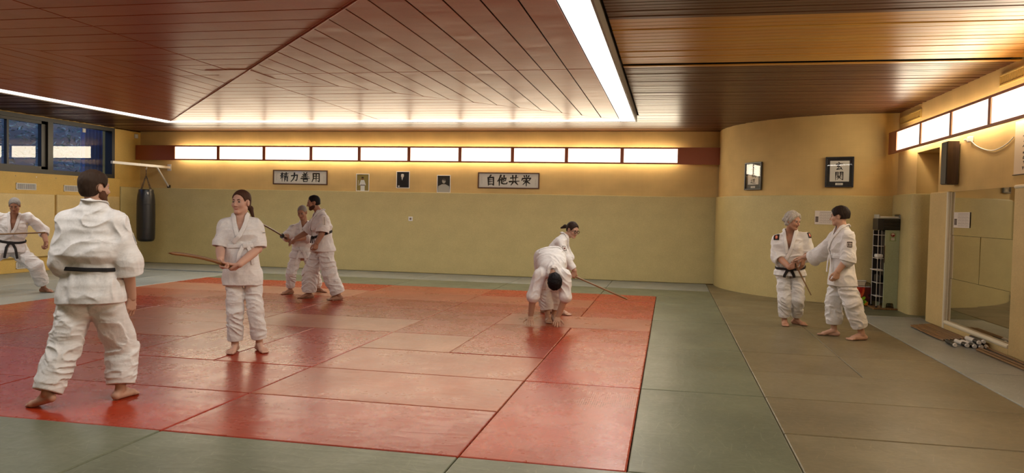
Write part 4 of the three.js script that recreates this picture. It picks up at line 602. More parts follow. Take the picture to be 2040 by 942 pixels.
function handPrims(w, d, n, side, s, curl, thumb) { // wrist, pointing direction, palm direction, thumb side sign; k = list of cones
  d = d.clone().normalize(); n = n.clone().addScaledVector(d, -n.dot(d)).normalize(); const ac = V().crossVectors(d, n).multiplyScalar(side).normalize(), P = (x, y, z) => w.clone().addScaledVector(d, x * s).addScaledVector(ac, y * s).addScaledVector(n, z * s), out = [], pts = [w.clone()];
  const k = [[0.086, 0.031], [0.091, 0.010], [0.087, -0.011], [0.079, -0.030]], len = [[0.042, 0.025, 0.020], [0.046, 0.029, 0.021], [0.042, 0.027, 0.020], [0.033, 0.020, 0.018]];
  for (let i = 0; i < 4; i++) {
    let p = P(k[i][0], k[i][1], 0.004), a = 0; out.push(cone(P(0.0, k[i][1] * 0.45, 0), p, 0.021 * s, 0.0135 * s));
    const sp = (k[i][1]) * (curl[0] < 0.7 ? 2.2 : 0.4);
    for (let j = 0; j < 3; j++) { a += curl[j] * (1 + (i - 1.5) * 0.06); const q = p.clone().addScaledVector(d, Math.cos(a) * len[i][j] * s).addScaledVector(n, Math.sin(a) * len[i][j] * s).addScaledVector(ac, sp * len[i][j] * s * 3 * (j === 0 ? 1 : 0.6)); out.push(cone(p, q, (0.0098 - 0.0011 * j) * s, (0.0090 - 0.0011 * j) * s)); p = q; pts.push(q); }
  }
  let b = P(0.022, 0.022, 0.010); const th = thumb === 'wrap' ? [[0.030, 0.030, 0.022], [0.018, 0.006, 0.026], [0.012, -0.016, 0.014]] : thumb === 'side' ? [[0.034, 0.028, 0.012], [0.030, 0.006, 0.010], [0.024, -0.002, 0.006]] : [[0.030, 0.036, 0.010], [0.026, 0.020, 0.006], [0.022, 0.012, 0.004]];
  out.push(cone(P(0.005, 0.008, 0.004), b, 0.020 * s, 0.016 * s));
  th.forEach(([x, y, z], j) => { const q = b.clone().addScaledVector(d, x * s).addScaledVector(ac, y * s).addScaledVector(n, z * s); out.push(cone(b, q, (0.0135 - 0.0016 * j) * s, (0.0118 - 0.0016 * j) * s)); b = q; pts.push(q); });
  return { prims: out, pts };
}
function makePerson(D) {
  const root = thing('person', D.label, 'person', D.base, D.turn), J = {}; for (const k in D.j) J[k] = V(...D.j[k]);
  const S = D.size || 1, fat = D.build || 1, ground = 0.001;
  for (const k of ['lan', 'ran']) J[k].y = Math.max(J[k].y, 0.078); for (const k of ['lto', 'rto']) J[k].y = 0.02;
  { const c = J.lsh.clone().lerp(J.rsh, 0.5), u = J.neck.clone().sub(J.pel).normalize(); for (const k of ['lsh', 'rsh']) J[k].lerp(c, D.narrow ?? 0.08).addScaledVector(u, -(D.slope ?? 0.024) * S); }
  // hands that grip something: the wrist follows from the grip
  const hands = {};
  for (const sd of ['l', 'r']) {
    const H = D.hands[sd], e = J[sd + 'el'], side = sd === 'l' ? -1 : 1; let w = J[sd + 'wr'];
    if (H.grip) { const g = V(...H.grip), st = V(...H.along).normalize(); const d = H.dir ? V(...H.dir) : g.clone().sub(e); d.addScaledVector(st, -d.dot(st)).normalize(); const n = V().crossVectors(d, st).multiplyScalar(-side * (H.flip || 1)).normalize(); w = g.clone().addScaledVector(d, -0.080 * S).addScaledVector(n, -0.026 * S); J[sd + 'wr'] = w; hands[sd] = handPrims(w, d, n, side, S, H.curl || [1.15, 1.35, 0.9], 'wrap'); }
    else { const d = H.dir ? V(...H.dir) : w.clone().sub(e); const n = V(...H.palm); hands[sd] = handPrims(w, d, n, H.side || side, S, H.curl || [0.35, 0.4, 0.3], H.thumb || 'side'); }
  }
  const up = J.neck.clone().sub(J.pel).normalize(); let right = J.rsh.clone().sub(J.lsh); right.addScaledVector(up, -right.dot(up)).normalize(); // the person's right
  const fwd = V().crossVectors(up, right).normalize(), L = J.neck.distanceTo(J.pel), k = L / 0.53;
  const rl = V().copy(right).negate(); // loft takes forward = right x axis
  const LR = rl;                                                  // local left; LR x up = forward
  let down = D.down ? V(...D.down).normalize() : V(0, -1, 0).addScaledVector(up, -0.35).normalize(); const hipR = J.lhip.clone().sub(J.rhip); hipR.addScaledVector(down, -hipR.dot(down)).normalize();
  // ---- skin
  const bt = loft(J.pel, up, LR, [[-0.02, 0.10, 0.075, 0], [0.04, 0.125, 0.085, 0], [0.17, 0.125, 0.092, 0], [0.32, 0.145, 0.105, 0.008], [0.42, 0.15, 0.10, 0], [0.49, 0.115, 0.07, -0.01], [0.53, 0.06, 0.055, -0.005]].map(([s, a, b, o]) => [s * k, a * fat * S, b * fat * S, o]));
  const hf = V(...D.look).normalize(); const hu0 = D.headUp ? V(...D.headUp) : V(0, 1, 0); const hu = hu0.addScaledVector(hf, -hu0.dot(hf)).normalize(), hr = V().crossVectors(hf, hu).normalize(), HF = [hr, hu, hf], hs = (D.headSize || 1) * S;
  const hp = (x, y, z) => J.head.clone().addScaledVector(hr, x * hs).addScaledVector(hu, y * hs).addScaledVector(hf, z * hs), hc = (p) => { const q = p.clone().sub(J.head); return [q.dot(hr) / hs, q.dot(hu) / hs, q.dot(hf) / hs]; };
  const limb = (a, b, c, r) => [cone(a, b, r[0], r[1]), cone(b, c, r[1], r[2])];
  const bodyList = [bt, cone(J.neck, hp(0, -0.06, -0.02), 0.058 * S, 0.052 * S), cone(J.lsh, J.rsh, 0.040 * S, 0.040 * S), cone(J.lhip, J.rhip, 0.062 * S, 0.062 * S), ball(hp(0, 0, -0.01), 0.05 * hs, 0.07 * hs, 0.06 * hs, HF),
    ...limb(J.lsh, J.lel, J.lwr, [0.040 * S, 0.037 * S, 0.027 * S]), ...limb(J.rsh, J.rel, J.rwr, [0.040 * S, 0.037 * S, 0.027 * S]), cone(J.lel.clone().lerp(J.lwr, 0.25), J.lwr, 0.041 * S, 0.026 * S), cone(J.rel.clone().lerp(J.rwr, 0.25), J.rwr, 0.041 * S, 0.026 * S),
    ...limb(J.lhip, J.lkn, J.lan, [0.064 * S, 0.048 * S, 0.036 * S]), ...limb(J.rhip, J.rkn, J.ran, [0.064 * S, 0.048 * S, 0.036 * S])];
  const sk = D.skin || [0.52, 0.27, 0.17], skinAt = () => sk;
  const all = Object.values(J), [lo, hi] = bounds(all, 0.13), h = D.cell || 0.011, pieces = [];
  pieces.push(meshField(union(bodyList, 0.03), lo, hi, h, skinAt));
  // head
  const cranium = ball(hp(0, 0.032, -0.016), 0.074 * hs, 0.083 * hs, 0.096 * hs, HF), jawW = D.jaw || 1;
  const faceList = [cranium, ball(hp(0, -0.028, 0.018), 0.060 * hs, 0.080 * hs, 0.072 * hs, HF), cone(hp(-0.046 * jawW, -0.062, 0.012), hp(-0.012, -0.094, 0.064), 0.021 * hs, 0.019 * hs), cone(hp(0.046 * jawW, -0.062, 0.012), hp(0.012, -0.094, 0.064), 0.021 * hs, 0.019 * hs), cone(hp(-0.036, 0.024, 0.070), hp(0.036, 0.024, 0.070), 0.013 * hs, 0.013 * hs), ball(hp(-0.036, -0.024, 0.058), 0.026 * hs, 0.026 * hs, 0.024 * hs, HF), ball(hp(0.036, -0.024, 0.058), 0.026 * hs, 0.026 * hs, 0.024 * hs, HF)];
  const f0 = union(faceList, 0.018 * hs), nose = union([cone(hp(0, 0.012, 0.084), hp(0, -0.030, 0.106), 0.0075 * hs, 0.0115 * hs), ball(hp(-0.012, -0.036, 0.092), 0.009 * hs, 0.007 * hs, 0.01 * hs, HF), ball(hp(0.012, -0.036, 0.092), 0.009 * hs, 0.007 * hs, 0.01 * hs, HF)], 0.008 * hs), lips = union([ball(hp(0, -0.0585, 0.081), 0.020 * hs, 0.0038 * hs, 0.009 * hs, HF), ball(hp(0, -0.0665, 0.080), 0.016 * hs, 0.0042 * hs, 0.009 * hs, HF)], 0.002), ears = union([ball(hp(-0.076, -0.006, -0.008), 0.011 * hs, 0.031 * hs, 0.019 * hs, HF), ball(hp(0.076, -0.006, -0.008), 0.011 * hs, 0.031 * hs, 0.019 * hs, HF)], 0.004), sockets = union([ball(hp(-0.031, 0.004, 0.096), 0.019 * hs, 0.011 * hs, 0.017 * hs, HF), ball(hp(0.031, 0.004, 0.096), 0.019 * hs, 0.011 * hs, 0.017 * hs, HF)], 0.004), conch = union([ball(hp(-0.088, -0.004, -0.004), 0.006 * hs, 0.016 * hs, 0.009 * hs, HF), ball(hp(0.088, -0.004, -0.004), 0.006 * hs, 0.016 * hs, 0.009 * hs, HF)], 0.004), nk = cone(J.neck, hp(0, -0.06, -0.02), 0.057 * S, 0.052 * S);
  const headField = (x, y, z) => { let d = f0(x, y, z); d = smax(d, -sockets(x, y, z), 0.010 * hs); d = smin(d, nose(x, y, z), 0.012 * hs); d = smin(d, lips(x, y, z), 0.006 * hs); d = smin(d, smax(ears(x, y, z), -conch(x, y, z), 0.004), 0.006 * hs); return smin(d, nk(x, y, z), 0.03 * hs); };
  const lipc = [sk[0] * 0.82, sk[1] * 0.62, sk[2] * 0.64], faceCol = (p) => { const [x, y, z] = hc(p); if (z > 0.06 && Math.abs(x) < 0.019 && y < -0.0545 && y > -0.0715) return lipc; return sk; };
  const hb = [J.neck]; for (const x of [-0.1, 0.1]) for (const y of [-0.13, 0.13]) for (const z of [-0.13, 0.13]) hb.push(hp(x, y, z)); const [hl, hh] = bounds(hb, 0.02);
  pieces.push(meshField(headField, hl, hh, D.headCell || 0.0055, faceCol));
  // hands and feet
  for (const sd of ['l', 'r']) {
    const Hn = hands[sd], fl = [...Hn.prims, cone(J[sd + 'el'].clone().lerp(J[sd + 'wr'], 0.75), J[sd + 'wr'], 0.030 * S, 0.024 * S)], [a, b] = bounds([...Hn.pts, J[sd + 'wr']], 0.03); pieces.push(meshField(union(fl, 0.007), a, b, D.handCell || 0.0045, skinAt));
    const A = J[sd + 'an'], To = J[sd + 'to'], d = V(To.x - A.x, 0, To.z - A.z).normalize(), ac = V(-d.z, 0, d.x).multiplyScalar(sd === 'l' ? -1 : 1), lift = D.heel?.[sd] || 0, fs = S * (D.foot || 1), base = V(A.x, 0, A.z), Q = (x, y, z) => base.clone().addScaledVector(d, x * fs).addScaledVector(ac, z * fs).setY(y * fs + (x < 0.10 ? lift * (0.10 - x) / 0.15 : 0)); // ac points to the little toe
    const fp = [cone(A.clone().lerp(J[sd + 'kn'], 0.2), Q(0.0, 0.075, 0), 0.038 * fs, 0.034 * fs), cone(Q(0.0, 0.075, 0), Q(-0.045, 0.032, 0), 0.033 * fs, 0.028 * fs), cone(Q(-0.045, 0.030, 0), Q(0.115, 0.024, 0.012), 0.029 * fs, 0.026 * fs), cone(Q(0.0, 0.07, -0.004), Q(0.11, 0.028, -0.016), 0.032 * fs, 0.024 * fs), cone(Q(0.105, 0.024, -0.02), Q(0.115, 0.022, 0.03), 0.024 * fs, 0.020 * fs)];
    [[-0.030, 0.178, 0.0125], [-0.010, 0.180, 0.0095], [0.008, 0.172, 0.009], [0.024, 0.162, 0.0085], [0.038, 0.148, 0.008]].forEach(([z, x, r]) => fp.push(cone(Q(0.115, 0.020, z * 0.9), Q(x, r + 0.002, z), r * 1.15 * fs, r * fs)));
    const fu = union(fp, 0.010), ff = (x, y, z) => smax(fu(x, y, z), ground - y, 0.006), [c, e] = bounds([Q(-0.08, 0, -0.05), Q(0.2, 0, 0.05), Q(-0.08, 0.14, 0.05), Q(0.2, 0.0, -0.05), A.clone().lerp(J[sd + 'kn'], 0.2)], 0.03); c.y = -0.012; pieces.push(meshField(ff, c, e, D.footCell || 0.006, skinAt));
  }
  const body = obj('body', joinIndexed(pieces), M.skin, root);
  // ---- face details
  for (const s of [-1, 1]) { const e = obj('eye', new THREE.SphereGeometry(0.0115 * hs, 14, 10), M.eyeWhite, root); e.position.copy(hp(0.031 * s, 0.004, 0.0745)); const ir = obj('iris', new THREE.SphereGeometry(0.0072 * hs, 10, 8), M.iris, e); ir.position.copy(hf.clone().multiplyScalar(0.0075 * hs)); }
  const hm = hairMat(...D.hair.color), brow = D.hair.brow ? hairMat(...D.hair.brow) : hm;
  obj('eyebrows', [-1, 1].map((s) => tube([hp(0.014 * s, 0.022, 0.0865), hp(0.031 * s, 0.027, 0.0835), hp(0.043 * s, 0.024, 0.0765)].map((p) => p.toArray()), 0.0038 * hs, 8, 6)), brow, root);
  // ---- hair
  const Hr = D.hair, th = (Hr.thick || 0.012) * hs, extra = (Hr.extra || []).map(([a, b, r0, r1]) => cone(hp(...a), hp(...b), r0 * hs, r1 * hs)), ex = extra.length ? union(extra, 0.012) : null, lineY = (Hr.line ?? 0.062) - 0.030, nape = Hr.nape ?? -0.045;
  const capF = ball(hp(0, 0.034, -0.018), 0.074 * hs + th, 0.083 * hs + th, 0.096 * hs + th, HF), back = ball(hp(0, -0.02, -0.05), 0.062 * hs + th * 0.7, 0.07 * hs, 0.052 * hs + th, HF);
  const hairField = (x, y, z) => {
    const p = V(x, y, z), [u, v, w] = hc(p); let d = smin(capF(x, y, z), back(x, y, z), 0.02);
    const front = (w - 0.052) * 0.90 - (v - lineY) * 0.44;                       // cut along the hairline
    const ear = Math.hypot(Math.abs(u) - 0.076, v + 0.004, w + 0.004) - 0.034;
    d = smax(d, front * hs, 0.006); d = smax(d, Math.min(w + 0.012, (Hr.side ?? 0.004) - v) * hs, 0.006); d = smax(d, (nape - v) * hs, 0.01); if (!Hr.coverEars) d = smax(d, -ear * hs, 0.006);
    if (Hr.bald) d = smax(d, -(Math.hypot(u * 1.0, (w - Hr.bald[0])) - Hr.bald[1]) * hs, 0.01);
    if (ex) d = smin(d, ex(x, y, z), 0.015);
    const str = n3(u * 120, v * 38 + w * 20, w * 120) - 0.5, clump = n3(u * 42, v * 20, w * 42) - 0.5; return d - (Hr.rough ?? 0.004) * (str * 0.6 + clump) * hs;
  };
  const eb = (Hr.extra || []).flatMap(([a, b]) => [hp(...a), hp(...b)]); const [xl, xh] = bounds([...hb, ...eb], 0.05);
  obj('hair', meshField(hairField, xl, xh, D.hairCell || 0.0055), hm, root);
  if (D.beard) { const jaw = union(faceList.slice(1, 4), 0.018 * hs), bf = (x, y, z) => { const [u, v, w] = hc(V(x, y, z)); let d = jaw(x, y, z) - 0.006 * hs; d = smax(d, (v + D.beard.top - 0.25 * Math.max(0, Math.abs(u) - 0.03)) * hs, 0.006); d = smax(d, -(w - (D.beard.back ?? -0.012)) * hs, 0.006); d = smax(d, -(Math.hypot(u * 0.8, (v + 0.062) * 1.6) - 0.021) * hs, 0.004); return d - 0.003 * (n3(u * 110, v * 60, w * 110) - 0.5); }; obj('beard', meshField(bf, hl, hh, D.headCell || 0.0055), hairMat(...D.beard.color), root); }
  // ---- trousers
  const Tr = D.trousers || {}, tr = Tr.r || [0.105, 0.092, 0.090], fold = (amp, fx, fy, off) => (x, y, z) => { const w = n3(x * 6 + off, y * 6, z * 6), q = n3(x * 2.5 + off * 2, y * 2.2, z * 2.5) - 0.5, yy = y + (x - z) * q * 2.4, a = n3(x * fx + w * 2.2 + off, yy * fy + w * 1.5, z * fx), b = n3(x * fx * 2.1, yy * fy * 2.3 + off, z * fx * 2.1); return amp * Math.pow(1 - Math.abs(2 * a - 1), 1.7) * 1.5 + amp * 0.5 * (1 - Math.abs(2 * b - 1)) - amp * 0.75; };
  const legs = [], hems = []; const hemFade = (x, y, z) => { let m = 1; for (const [b, d] of hems) { const dx = x - b.x, dy = y - b.y, dz = z - b.z; if (dx * dx + dy * dy + dz * dz > 0.05) continue; m = Math.min(m, smooth(0, 0.07, Math.abs(dx * d.x + dy * d.y + dz * d.z))); } return m; }; const cutCone = (a, b, r0, r1, hollow) => { const dir = b.clone().sub(a).normalize(); hems.push([b.clone(), dir]); const far = b.clone().addScaledVector(dir, 0.12), len = a.distanceTo(b), rf = r0 + (r1 - r0) * (len + 0.12) / len, c = cone(a, far, r0, rf), inn = hollow ? cone(b.clone().addScaledVector(dir, -hollow), far, r1 - 0.022, rf - 0.016) : null; return (x, y, z) => { let d = smax(c(x, y, z), (x - b.x) * dir.x + (y - b.y) * dir.y + (z - b.z) * dir.z, 0.008); if (inn) d = Math.max(d, -inn(x, y, z)); return d; }; };
  for (const sd of ['l', 'r']) { const H = J[sd + 'hip'].clone(), K = J[sd + 'kn'], A = J[sd + 'an'], hem = K.clone().lerp(A, (Tr.hem?.[sd] ?? Tr.hemAt ?? 0.86)), q = Tr[sd] || tr; legs.push(cone(H, K, q[0] * S, q[1] * S), cutCone(K, hem, q[1] * S, q[2] * S, 0.05)); }
  const beltS = D.beltAt * L, lowO = J.pel.clone().addScaledVector(up, beltS);
  legs.push(loft(J.pel, up, LR, [[-0.06, 0.14, 0.10, 0], [0.06, 0.155, 0.115, 0], [Math.max(0.12, beltS - 0.01), 0.14, 0.10, 0]].map(([s, a, b, o]) => [s, a * fat * S, b * fat * S, o])));
  const lu = union(legs, 0.014), lf = fold(Tr.fold ?? 0.013, 9, 15, 3.3), trF = (x, y, z) => { const d = lu(x, y, z); return d > 0.08 ? d - 0.02 : d - lf(x, y, z) * hemFade(x, y, z); }; const [tl, tH] = bounds([J.pel, lowO, J.lhip, J.rhip, J.lkn, J.rkn, J.lan, J.ran], 0.17); tl.y = Math.max(tl.y, 0.005);
  obj('trousers', meshField(trF, tl, tH, D.clothCell || 0.0092), M.giLegs, root);
  // ---- jacket
  const Jk = D.jacket || {}, w = (Jk.width || 1) * fat * S, up0 = beltS;
  const top = loft(J.pel, up, LR, [[up0 - 0.02, 0.160, 0.128, 0], [up0 + 0.025, 0.165, 0.130, 0], [up0 + 0.10, 0.185 * (Jk.blouse || 1), 0.150 * (Jk.blouse || 1), 0], [Math.max(up0 + 0.16, 0.36 * k), 0.182, 0.140, 0.008], [0.43 * k, 0.160, 0.120, 0], [0.495 * k, 0.108, 0.088, -0.008], [0.540 * k, 0.072, 0.072, -0.006], [0.558 * k, 0.066, 0.066, -0.006]].map(([s, a, b, o]) => [s, a * w, b * w, o]), 2.35);
  const hemL = Jk.hem || 0.30, skirt = loft(lowO, down, hipR.clone().negate(), [[-0.03, 0.160, 0.128, 0], [0.03, 0.166, 0.132, 0], [hemL * 0.5, 0.186, 0.150, 0], [hemL, 0.200 * (Jk.flare || 1), 0.168 * (Jk.flare || 1), 0]].map(([s, a, b, o]) => [s, a * w, b * w, o]), 2.4);
  const sl = Jk.sleeve || {}, sr = sl.radii || [0.082, 0.088, 0.095], sleeves = [];
  for (const sd of ['l', 'r']) {
    const q = sl[sd] || {}, r = (q.radii || sr).map((v) => v * S), end = q.end ?? sl.end ?? 1.2, E = J[sd + 'el'], W = J[sd + 'wr']; const A = J[sd + 'sh'], drop = q.drop ?? sl.drop ?? 0.02; sleeves.push(cone(J.neck.clone().lerp(A, 0.30).addScaledVector(up, -0.012 * S), A, 0.050 * S, r[0] * 0.92));
    if (end <= 1) { sleeves.push(cutCone(A, A.clone().lerp(E, end).add(V(0, -drop * 0.3, 0)), r[0], r[2], 0.05)); }
    else { const x = E.clone().lerp(W, end - 1).add(V(0, -drop, 0)); sleeves.push(cone(A, E.clone().add(V(0, -drop * 0.5, 0)), r[0], r[1]), cutCone(E.clone().add(V(0, -drop * 0.5, 0)), x, r[1], r[2], 0.06)); }
  }
  const thighs = ['l', 'r'].map((sd) => { const H = J[sd + 'hip'], K = J[sd + 'kn'], c = cone(H, H.clone().lerp(K, Jk.thigh ?? 0.62), (tr[0] + 0.016) * S, (tr[1] + 0.02) * S), o = lowO.clone().addScaledVector(down, hemL); return (x, y, z) => Math.max(c(x, y, z), (x - o.x) * down.x + (y - o.y) * down.y + (z - o.z) * down.z); });
  const ju = union([top, ...sleeves], 0.035), su = union([skirt, ...thighs], 0.03), jf = fold(Jk.fold ?? 0.010, 8, 11, 8.1), sf = fold(Jk.fold ?? 0.010, 12, 3.5, 5.7);
  const cin = (x, y, z) => ((x - lowO.x) * up.x + (y - lowO.y) * up.y + (z - lowO.z) * up.z);
  const lowE = lowO.clone().addScaledVector(down, hemL), jac0 = (x, y, z) => { const a = ju(x, y, z), b = su(x, y, z); return smin(a > 0.08 ? a - 0.02 : a - jf(x, y, z) * hemFade(x, y, z), b > 0.08 ? b - 0.02 : b - sf(x, y, z) * smooth(0, 0.06, Math.abs((x - lowE.x) * down.x + (y - lowE.y) * down.y + (z - lowE.z) * down.z)), 0.012); };
  // V neck in the torso frame: width falls to nothing at the point where the lapels cross
  const vx = Jk.v || { len: 0.17, half: 0.062, tilt: 0.02 }, vTop = 0.565 * k, vBot = vTop - vx.len * k;
  const tc = (p) => { const q = p.clone().sub(J.pel); return [-q.dot(LR), q.dot(up), q.dot(fwd)]; };   // right, up, forward
  const jac = (x, y, z) => { const q = V(x, y, z), [u, s, f] = tc(q); let d = jac0(x, y, z); if (f > -0.02 * S) { const t = clamp((s - vBot) / (vTop - vBot), -0.2, 1.5), half = vx.half * S * t, e = Math.max(Math.abs(u - vx.tilt * (1 - t)) - half, -(f - 0.0), vBot - s); d = smax(d, -e, 0.006); } return d; };
  const [jl, jh] = bounds([J.neck, J.lsh, J.rsh, J.lel, J.rel, J.lwr, J.rwr, J.pel, lowO.clone().addScaledVector(down, hemL), J.lhip, J.rhip], 0.22);
  const jacket = obj('jacket', meshField(jac, jl, jh, D.clothCell || 0.0092), M.gi, root);
  // lapel band from the nape over both sides of the neck, wearer's left over right
  const at = (u, s, f) => J.pel.clone().addScaledVector(LR, -u).addScaledVector(up, s).addScaledVector(fwd, f);
    const hv = vx.half * S, ny = 0.553 * k;
  const nk0 = at(0, ny + 0.012, -0.085 * S), bl = at(0.10 * w, up0 + 0.03, 0.15);
  { const side = (q) => [at(q * (hv * 0.62), ny + 0.012, -0.068 * S), at(q * hv, ny + 0.006, -0.015), at(q * (hv * 0.98 + 0.008), vTop - 0.03 * k, 0.07)];
    const pts = [at(vx.tilt + 0.030, vBot - 0.012, 0.15), ...side(1).reverse(), nk0, ...side(-1), at(vx.tilt, vBot, 0.15), at(0.07 * w, mix(vBot, up0, 0.6), 0.16), bl];
    const c = new THREE.CatmullRomCurve3(pts).getPoints(64).map((p, i) => onto(jac0, p, i < 24 ? 0.003 : 0.006)); obj('collar', ribbon(c, c.map((p) => grad(jac0, p, 0.012)), 0.042 * S, 0.008), M.gi, root); }
  // ---- belt
  const Bl = D.belt || {}, bm = Bl.black ? M.belt : M.gi, ring = [], rn = [];
  for (let i = 0; i < 56; i++) { const a = i / 56 * 2 * Math.PI, dir = LR.clone().multiplyScalar(-Math.cos(a)).addScaledVector(fwd, Math.sin(a)), o = lowO.clone().addScaledVector(fwd, 0.0).addScaledVector(up, -(Bl.dip || 0.0) * Math.sin(a)); let t = 0.34 * S; for (let q = 0; q < 40; q++) { const p = o.clone().addScaledVector(dir, t), d = Math.min(top(p.x, p.y, p.z) - jf(p.x, p.y, p.z), skirt(p.x, p.y, p.z) - sf(p.x, p.y, p.z)); t -= d * 0.6; if (Math.abs(d) < 5e-4) break; } ring.push(o.clone().addScaledVector(dir, t + 0.006)); rn.push(dir); }
  const belt = obj('belt', ribbon(ring, rn, Bl.width || 0.038, 0.006, true), bm, root);
  const fi = 14 + Math.round((Bl.shift || 0) * 56), kp = ring[fi % 56].clone(), kn = rn[fi % 56].clone(), ks = V().crossVectors(up, kn).normalize();
  const knot = new RoundedBoxGeometry(0.065, 0.05, 0.036, 3, 0.016); knot.applyMatrix4(new THREE.Matrix4().makeBasis(ks, V().crossVectors(kn, ks), kn).setPosition(kp.clone().addScaledVector(kn, 0.014))); obj('knot', knot, bm, belt);
  const jall = (x, y, z) => Math.min(jac0(x, y, z), trF(x, y, z)); for (const s of [-1, 1]) { const path = []; let p = kp.clone().addScaledVector(kn, 0.022).addScaledVector(ks, s * 0.022); const n = Bl.tail || 9; for (let i = 0; i < n; i++) { path.push(p.clone()); p = p.clone().add(V(0, -0.027, 0)).addScaledVector(ks, s * (i < 3 ? 0.012 : 0.004)); const d = jall(p.x, p.y, p.z); if (d < 0.014) p.addScaledVector(grad(jall, p, 0.01), 0.014 - d); } obj('tail', ribbon(path, path.map(() => kn), 0.036, 0.005), bm, belt); }
  // ---- emblems on the cloth
  for (const e of D.emblems || []) { const p = onto(jac0, V(...e.at), 0.001), n = grad(jac0, p, 0.012), x = V().crossVectors(V(0, 1, 0), n).normalize(), y = V().crossVectors(n, x), m = obj('emblem', new THREE.PlaneGeometry(e.w, e.h, 6, 6), print(e.tex, 0.8), root); const g = m.geometry.attributes.position, q = V(); for (let i = 0; i < g.count; i++) { q.copy(p).addScaledVector(x, g.getX(i)).addScaledVector(y, g.getY(i)); const r = onto(jac, q, 0.004); g.setXYZ(i, r.x, r.y, r.z); } m.geometry.computeVertexNormals(); }
  if (D.more) D.more({ root, hp, hc, HF, hs, J, jac0, obj });
  return root;
}

